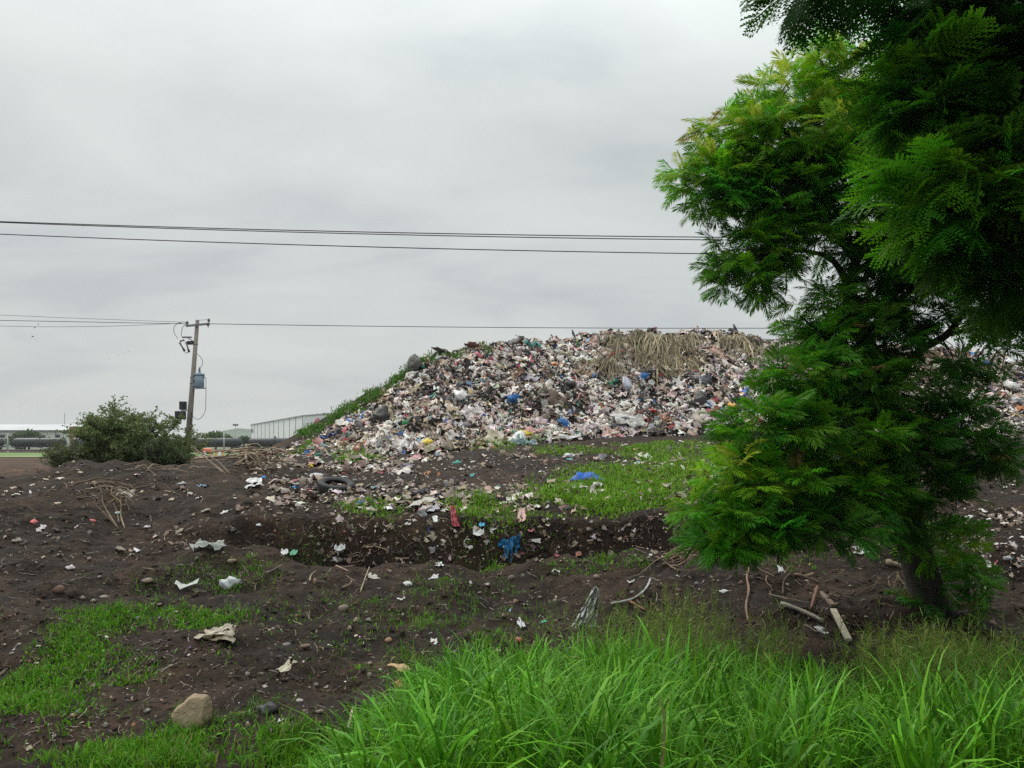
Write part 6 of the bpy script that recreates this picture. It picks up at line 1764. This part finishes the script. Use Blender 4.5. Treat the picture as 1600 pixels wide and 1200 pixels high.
class Tree:
    def __init__(s, name, base, label):
        s.e = empty(name, base, label, 'tree'); s.b = np.array(base); s.sk = []
        s.P = []; s.M = []; s.S = []; s.Cc = []; s.tw = MB()
    def limb(s, name, pts, r0, r1, n=8):
        mb = MB(); p = limb(mb, [np.array(q) - s.b for q in pts], r0, r1, n)
        s.sk += [np.array(q) for q in p]
        return mk(name, mb.mesh(name, True), M_BARK, s.e)
    def tufts(s, c, rad, n, nf, flen, cols, seed, out=0.35, shell=0.72, updown=0.12):
        rg = np.random.default_rng(seed); c = np.array(c) - s.b; rad = np.array(rad)
        d = rg.normal(size=(n, 3)); d /= np.linalg.norm(d, axis=1, keepdims=True)
        r = (shell + (1 - shell) * rg.random((n, 1)))
        p = c + d * rad * r
        SK = np.array(s.sk)
        for k in range(n):
            # twig from the nearest limb
            j = np.argmin(((SK - p[k]) ** 2).sum(1) + 0.6 * np.maximum(0, SK[:, 2] - p[k][2]) ** 2)
            a = SK[j]; L = np.linalg.norm(p[k] - a)
            mid = a * 0.45 + p[k] * 0.55 + rg.normal(size=3) * 0.06 * L + np.array((0, 0, 0.06 * L))
            if L < 1.6: s.tw.tube([a, mid, p[k]], [0.006 + 0.006 * min(L, 2), 0.006 + 0.003 * min(L, 2), 0.004], 4, False)
            od = (p[k] - c) / rad; od = od / (np.linalg.norm(od) + 1e-6); od = od + (p[k] - a) / max(L, 0.1) * 0.6
            ax = od / np.linalg.norm(od)
            yaw0 = rg.random() * 6.283
            tone = (0.7 + 0.55 * rg.random()) * np.array((1 + 0.25 * rg.normal(), 1.0, 1.0)).clip(0.5, 1.7)
            for f in range(nf):
                yaw = yaw0 + 6.283 * f / nf + rg.normal() * 0.25
                dirv = np.array((math.cos(yaw), math.sin(yaw), updown + 0.5 * rg.normal())) + ax * out * 1.6
                dirv /= np.linalg.norm(dirv)
                up = np.array((0, 0, 1.0)) + 0.5 * rg.normal(size=3) + ax * 0.3
                x = np.cross(dirv, up); x /= np.linalg.norm(x); z = np.cross(x, dirv)
                s.M.append(np.stack([x, dirv, z], 1)); s.P.append(p[k] + dirv * 0.02); s.S.append(flen * (0.7 + 0.55 * rg.random()))
                u = rg.random()
                col = (np.array(cols[0]) * (1 - u) + np.array(cols[1]) * u) * tone * (1 + 0.06 * rg.normal(size=3))
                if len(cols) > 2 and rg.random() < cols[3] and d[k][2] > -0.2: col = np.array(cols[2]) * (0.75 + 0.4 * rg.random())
                if rg.random() < 0.004: col = np.array((0.20, 0.13, 0.05)) * (0.6 + 0.6 * rg.random())
                s.Cc.append(col.clip(0.004, 0.6))
    def finish(s, bases, singles=300, split=10**9, bases2=None):
        P = np.array(s.P); M = np.array(s.M); S = np.array(s.S); Cc = np.array(s.Cc)
        W = P + s.b
        # the leaves that show largest: near, in frame, long
        px = CX + F * W[:, 0] / W[:, 1]; py = HY - F * (W[:, 2] - CAMZ) / W[:, 1]
        vis = (px > 0) & (px < 1600) & (py > 0) & (py < 1200)
        fn = np.abs(M[:, 1, 2])
        score = np.where(vis, S / W[:, 1] * (0.6 + 0.4 * fn) * np.exp(-0.35 * (W[:, 1] - W[:, 1].min())), -1)
        order = np.argsort(-score); one = order[:singles]; rest = order[singles:]
        ms = [make_mesh('leaf', *b) for b in bases]
        for q in ms: q.materials.append(M_LEAF_O)
        for k in one:
            m4 = Matrix([[*(M[k][r] * S[k]), P[k][r]] for r in range(3)] + [[0, 0, 0, 1]])
            mk('leaf', ms[int(k) % len(ms)], parent=s.e, mw=m4, color=tuple(Cc[k]))
        sp = Soup(); w = rest % len(bases)
        for q, (v, t) in enumerate(bases):
            z = rest[(w == q) & (rest < split)]; sp.put(v, t, M[z], P[z], S[z], Cc[z])
        if bases2:
            for q, (v, t) in enumerate(bases2):
                z = rest[(rest % len(bases2) == q) & (rest >= split)]; sp.put(v, t, M[z], P[z], S[z], Cc[z])
        mk('foliage', sp.mesh('foliage'), M_LEAF, s.e, kind='stuff')
        mk('twigs', s.tw.mesh('twigs'), M_TWIG, s.e, kind='stuff')
YB = 10.6
tb = at(1450, 955, YB); tb[2] = float(ground(tb[:1], tb[1:2])[0]) - 0.1
jac = Tree('feathery_tree', tb, 'large feathery leaved tree with dark trunk standing before the heap')
def a3(px, py, dy=0.0): return at(px, py, YB + dy)
jac.limb('trunk', [tb, a3(1447, 925), a3(1432, 870), a3(1415, 800), a3(1402, 720), a3(1388, 640), a3(1362, 560), a3(1332, 480), a3(1326, 440)], 0.26, 0.085, 12)
jac.limb('root_flare', [tb + (0.32, -0.2, -0.05), tb + (0.16, -0.1, 0.12), tb + (0.03, 0, 0.6)], 0.10, 0.08, 8)
jac.limb('root_flare', [tb + (-0.36, -0.15, -0.08), tb + (-0.18, -0.08, 0.10), tb + (-0.03, 0, 0.6)], 0.10, 0.08, 8)
LIMBS = [
 ([(1326, 445, 0), (1340, 395, 0.1), (1347, 330, 0.2), (1362, 250, 0.2), (1368, 160, 0.1)], 0.08, 0.02),
 ([(1328, 455, 0), (1308, 415, -0.1), (1285, 398, -0.2), (1240, 392, -0.4), (1190, 400, -0.5)], 0.05, 0.012),
 ([(1335, 405, 0.1), (1290, 350, 0), (1230, 318, -0.3), (1170, 300, -0.5), (1100, 285, -0.5)], 0.05, 0.012),
 ([(1345, 340, 0.2), (1310, 270, 0.0), (1250, 220, -0.3), (1190, 190, -0.3)], 0.045, 0.012),
 ([(1358, 260, 0.2), (1330, 180, 0.3), (1290, 110, 0.2)], 0.04, 0.012),
 ([(1330, 430, 0), (1375, 400, -0.2), (1410, 370, -0.2), (1450, 330, -0.3), (1490, 260, -0.2)], 0.055, 0.014),
 ([(1385, 630, 0), (1430, 555, -0.1), (1478, 524, -0.2), (1502, 492, -0.2), (1515, 455, -0.2), (1545, 430, -0.2), (1590, 400, -0.3)], 0.065, 0.02),
 ([(1478, 524, -0.2), (1530, 515, -0.3), (1580, 530, -0.3)], 0.03, 0.01),
 ([(1395, 690, 0), (1350, 620, -0.5), (1290, 575, -0.9), (1235, 575, -1.0)], 0.05, 0.012),
 ([(1405, 750, 0), (1340, 690, -0.6), (1270, 665, -1.1), (1200, 680, -1.3)], 0.05, 0.012),
 ([(1412, 790, 0), (1350, 770, -0.7), (1270, 760, -1.2), (1190, 765, -1.4), (1120, 800, -1.5)], 0.05, 0.012),
 ([(1425, 840, 0), (1380, 800, -0.6), (1320, 800, -1.2), (1260, 820, -1.5)], 0.04, 0.012),
 ([(1405, 740, 0), (1450, 700, -0.3), (1500, 680, -0.4), (1550, 700, -0.4)], 0.045, 0.012),
 ([(1418, 810, 0), (1455, 770, -0.3), (1480, 740, -0.4)], 0.03, 0.01),
 ([(1430, 860, 0), (1470, 850, -0.2), (1500, 860, -0.3)], 0.02, 0.008),
 ([(1395, 670, 0), (1400, 600, 0.5), (1380, 540, 0.8), (1400, 480, 0.9)], 0.045, 0.012)]
for pts, ra, rb in LIMBS:
    jac.limb('branch', [a3(*q) for q in pts], ra, rb)
DK = ((0.026, 0.105, 0.006), (0.065, 0.21, 0.012)); MD = ((0.055, 0.20, 0.006), (0.13, 0.36, 0.014))  # darker leaf colours stand in for shade in the crown's core and right side
BR = ((0.12, 0.33, 0.008), (0.23, 0.50, 0.02), (0.38, 0.46, 0.045), 0.24)  # light on the upper left put into brighter leaf colours, plus yellow new growth
def cl(px, py, rx, ry, dy, n, cols, seed, nf=7, flen=0.31, dr=None, **k):
    m = YB / F
    jac.tufts(a3(px, py, dy), (rx * m, (dr if dr else max(0.5, rx * m * 0.9)), ry * m), n, nf, flen, cols, seed, **k)
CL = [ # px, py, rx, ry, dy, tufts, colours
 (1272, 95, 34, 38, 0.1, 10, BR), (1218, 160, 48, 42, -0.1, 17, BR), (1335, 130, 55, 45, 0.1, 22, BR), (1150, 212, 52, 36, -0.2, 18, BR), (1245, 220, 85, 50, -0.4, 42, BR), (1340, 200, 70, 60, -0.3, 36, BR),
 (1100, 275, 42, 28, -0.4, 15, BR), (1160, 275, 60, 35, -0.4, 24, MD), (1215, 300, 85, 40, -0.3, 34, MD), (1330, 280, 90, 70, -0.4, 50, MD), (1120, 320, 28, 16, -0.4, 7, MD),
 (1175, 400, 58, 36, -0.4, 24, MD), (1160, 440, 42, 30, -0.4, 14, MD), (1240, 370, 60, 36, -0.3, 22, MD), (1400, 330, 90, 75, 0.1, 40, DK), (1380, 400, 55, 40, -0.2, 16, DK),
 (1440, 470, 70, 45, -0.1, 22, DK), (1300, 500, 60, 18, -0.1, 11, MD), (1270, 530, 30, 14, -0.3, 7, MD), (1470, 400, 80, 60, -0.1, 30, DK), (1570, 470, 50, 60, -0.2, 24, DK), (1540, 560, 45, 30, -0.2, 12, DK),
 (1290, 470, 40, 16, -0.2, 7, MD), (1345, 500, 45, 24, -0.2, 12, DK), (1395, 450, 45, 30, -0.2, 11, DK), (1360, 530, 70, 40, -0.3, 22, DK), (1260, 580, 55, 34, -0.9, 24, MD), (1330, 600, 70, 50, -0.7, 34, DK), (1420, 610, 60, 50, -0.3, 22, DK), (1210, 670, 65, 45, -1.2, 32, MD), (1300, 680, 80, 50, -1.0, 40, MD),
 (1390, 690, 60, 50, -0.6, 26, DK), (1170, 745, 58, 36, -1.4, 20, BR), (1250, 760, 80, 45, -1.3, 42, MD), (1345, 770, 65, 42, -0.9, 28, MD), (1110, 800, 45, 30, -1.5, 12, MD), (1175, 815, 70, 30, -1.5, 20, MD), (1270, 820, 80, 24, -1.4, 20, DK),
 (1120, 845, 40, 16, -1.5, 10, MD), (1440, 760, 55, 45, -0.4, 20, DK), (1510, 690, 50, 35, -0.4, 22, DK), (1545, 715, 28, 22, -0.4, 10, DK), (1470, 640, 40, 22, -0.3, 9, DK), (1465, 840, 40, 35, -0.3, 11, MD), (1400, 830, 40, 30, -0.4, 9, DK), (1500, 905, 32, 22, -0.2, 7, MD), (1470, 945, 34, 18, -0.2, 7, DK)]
for k, c in enumerate(CL):
    cl(c[0], c[1], c[2] * 1.04, c[3] * 0.8, c[4], int(c[5] * 1.3), c[6], 300 + k)
jac.finish(FR_FAR)

# the nearer tree whose crown reaches in from the side
nb = np.array((6.6, 6.3, 0.0)); nb[2] = float(ground(nb[:1], nb[1:2])[0]) - 0.1
nj = Tree('near_tree', nb, 'dark nearer tree reaching in from the upper picture edge')
def n3(px, py, Y): return at(px, py, Y)
nj.limb('trunk', [nb, nb + (-0.05, 0, 1.5), nb + (-0.2, 0.05, 3.2), nb + (-0.3, 0.1, 5.2), nb + (-0.5, 0.1, 7.0)], 0.24, 0.08, 12)
for pts, ra, rb in [([nb + (-0.25, 0.05, 4.2), n3(1700, 30, 6.4), n3(1600, 80, 6.5), n3(1500, 115, 6.5), n3(1440, 150, 6.4), n3(1400, 175, 6.3)], 0.07, 0.018),
                    ([nb + (-0.28, 0.05, 4.6), n3(1720, -60, 6.6), n3(1600, -40, 6.6), n3(1450, -50, 6.6), n3(1300, -20, 6.6)], 0.06, 0.012),
                    ([nb + (-0.2, 0.05, 3.4), n3(1760, 180, 6.2), n3(1650, 220, 6.0), n3(1560, 260, 5.9), n3(1480, 300, 5.8)], 0.05, 0.012),
                    ([nb + (-0.2, 0.05, 3.0), n3(1780, 330, 6.4), n3(1680, 350, 6.4), n3(1600, 370, 6.3), n3(1530, 390, 6.2)], 0.04, 0.012),
                    ([nb + (-0.4, 0.1, 6.0), nb + (-1.6, -1.0, 6.6), nb + (-3.2, -2.0, 6.9)], 0.05, 0.014), ([nb + (-0.4, 0.1, 6.4), nb + (-1.5, 0.8, 7.0), nb + (-3.0, 0.9, 7.3)], 0.05, 0.014),
                    ([n3(1500, 115, 6.5), n3(1470, 130, 6.3), n3(1450, 120, 6.1), n3(1425, 130, 6.1)], 0.02, 0.008)]:
    nj.limb('branch', pts, ra, rb)
ND = ((0.02, 0.085, 0.006), (0.05, 0.17, 0.012)); NM = ((0.05, 0.19, 0.006), (0.12, 0.34, 0.014))  # the darker set puts the shade under the canopy into the leaf colour
NCL = [(1255, -26, 22, 12, 6.6, 4, ND), (1350, -28, 50, 14, 6.6, 8, ND), (1455, 8, 50, 26, 6.6, 14, ND), (1530, 20, 70, 45, 6.6, 24, ND), (1480, 80, 60, 40, 6.5, 18, ND), (1580, 110, 50, 60, 6.4, 20, ND), (1440, 130, 40, 40, 6.3, 13, NM), (1430, 200, 40, 40, 6.3, 11, NM),
       (1460, 190, 60, 45, 6.3, 18, ND), (1560, 220, 60, 50, 6.0, 18, ND), (1480, 280, 60, 40, 5.9, 16, NM), (1570, 300, 55, 40, 5.8, 16, NM), (1460, 345, 36, 24, 6.0, 8, NM), (1530, 370, 60, 35, 6.1, 15, ND), (1590, 420, 40, 40, 6.2, 9, ND), (1620, 160, 50, 90, 6.4, 24, ND), (1640, 330, 60, 90, 6.3, 24, ND)]
for k, (px, py, rx, ry, Y, n, cols) in enumerate(NCL):
    m = Y / F; nj.tufts(n3(px, py, Y), (rx * m, max(0.35, rx * m), ry * m), int(n * 1.0), 6, 0.40, cols, 500 + k, out=0.3, shell=0.3, updown=-0.12)
# the crown goes on above and beside the frame
n_in = len(nj.P)
for k in range(150):
    r_ = random.Random(900 + k); c = np.array((r_.uniform(1.2, 9.5), r_.uniform(1.0, 8.5), r_.uniform(4.4, 8.4)))
    if np.hypot(c[0] - nb[0], c[1] - nb[1]) > 4.8: continue
    # stay clear of what the camera sees
    yy = c[1] + 0.8
    if CX + F * (c[0] - 1.1) / yy < 1620 and HY - F * (c[2] - 0.8 - CAMZ) / yy > -30: continue
    nj.tufts(c, (0.85, 0.85, 0.5), 9, 7, 0.5, ND, 700 + k, shell=0.3)
nj.finish(FR_NEAR, 300, n_in, FR_OFF)


# ------------------------------------------------------------------ the hazy air
m, t, o = new_mat('haze_air')
pv = t.nodes.new('ShaderNodeVolumePrincipled')
pv.inputs['Color'].default_value = (0.86, 0.89, 0.91, 1); pv.inputs['Density'].default_value = 0.00016; pv.inputs['Anisotropy'].default_value = 0.2
t.links.new(pv.outputs[0], o.inputs['Volume'])
mb = MB(); mb.box((0, 735, 15.5), (4400, 1530, 35))
mk('haze', mb.mesh('haze'), m, kind='stuff', label='pale damp haze lying over the plain', cat='haze')
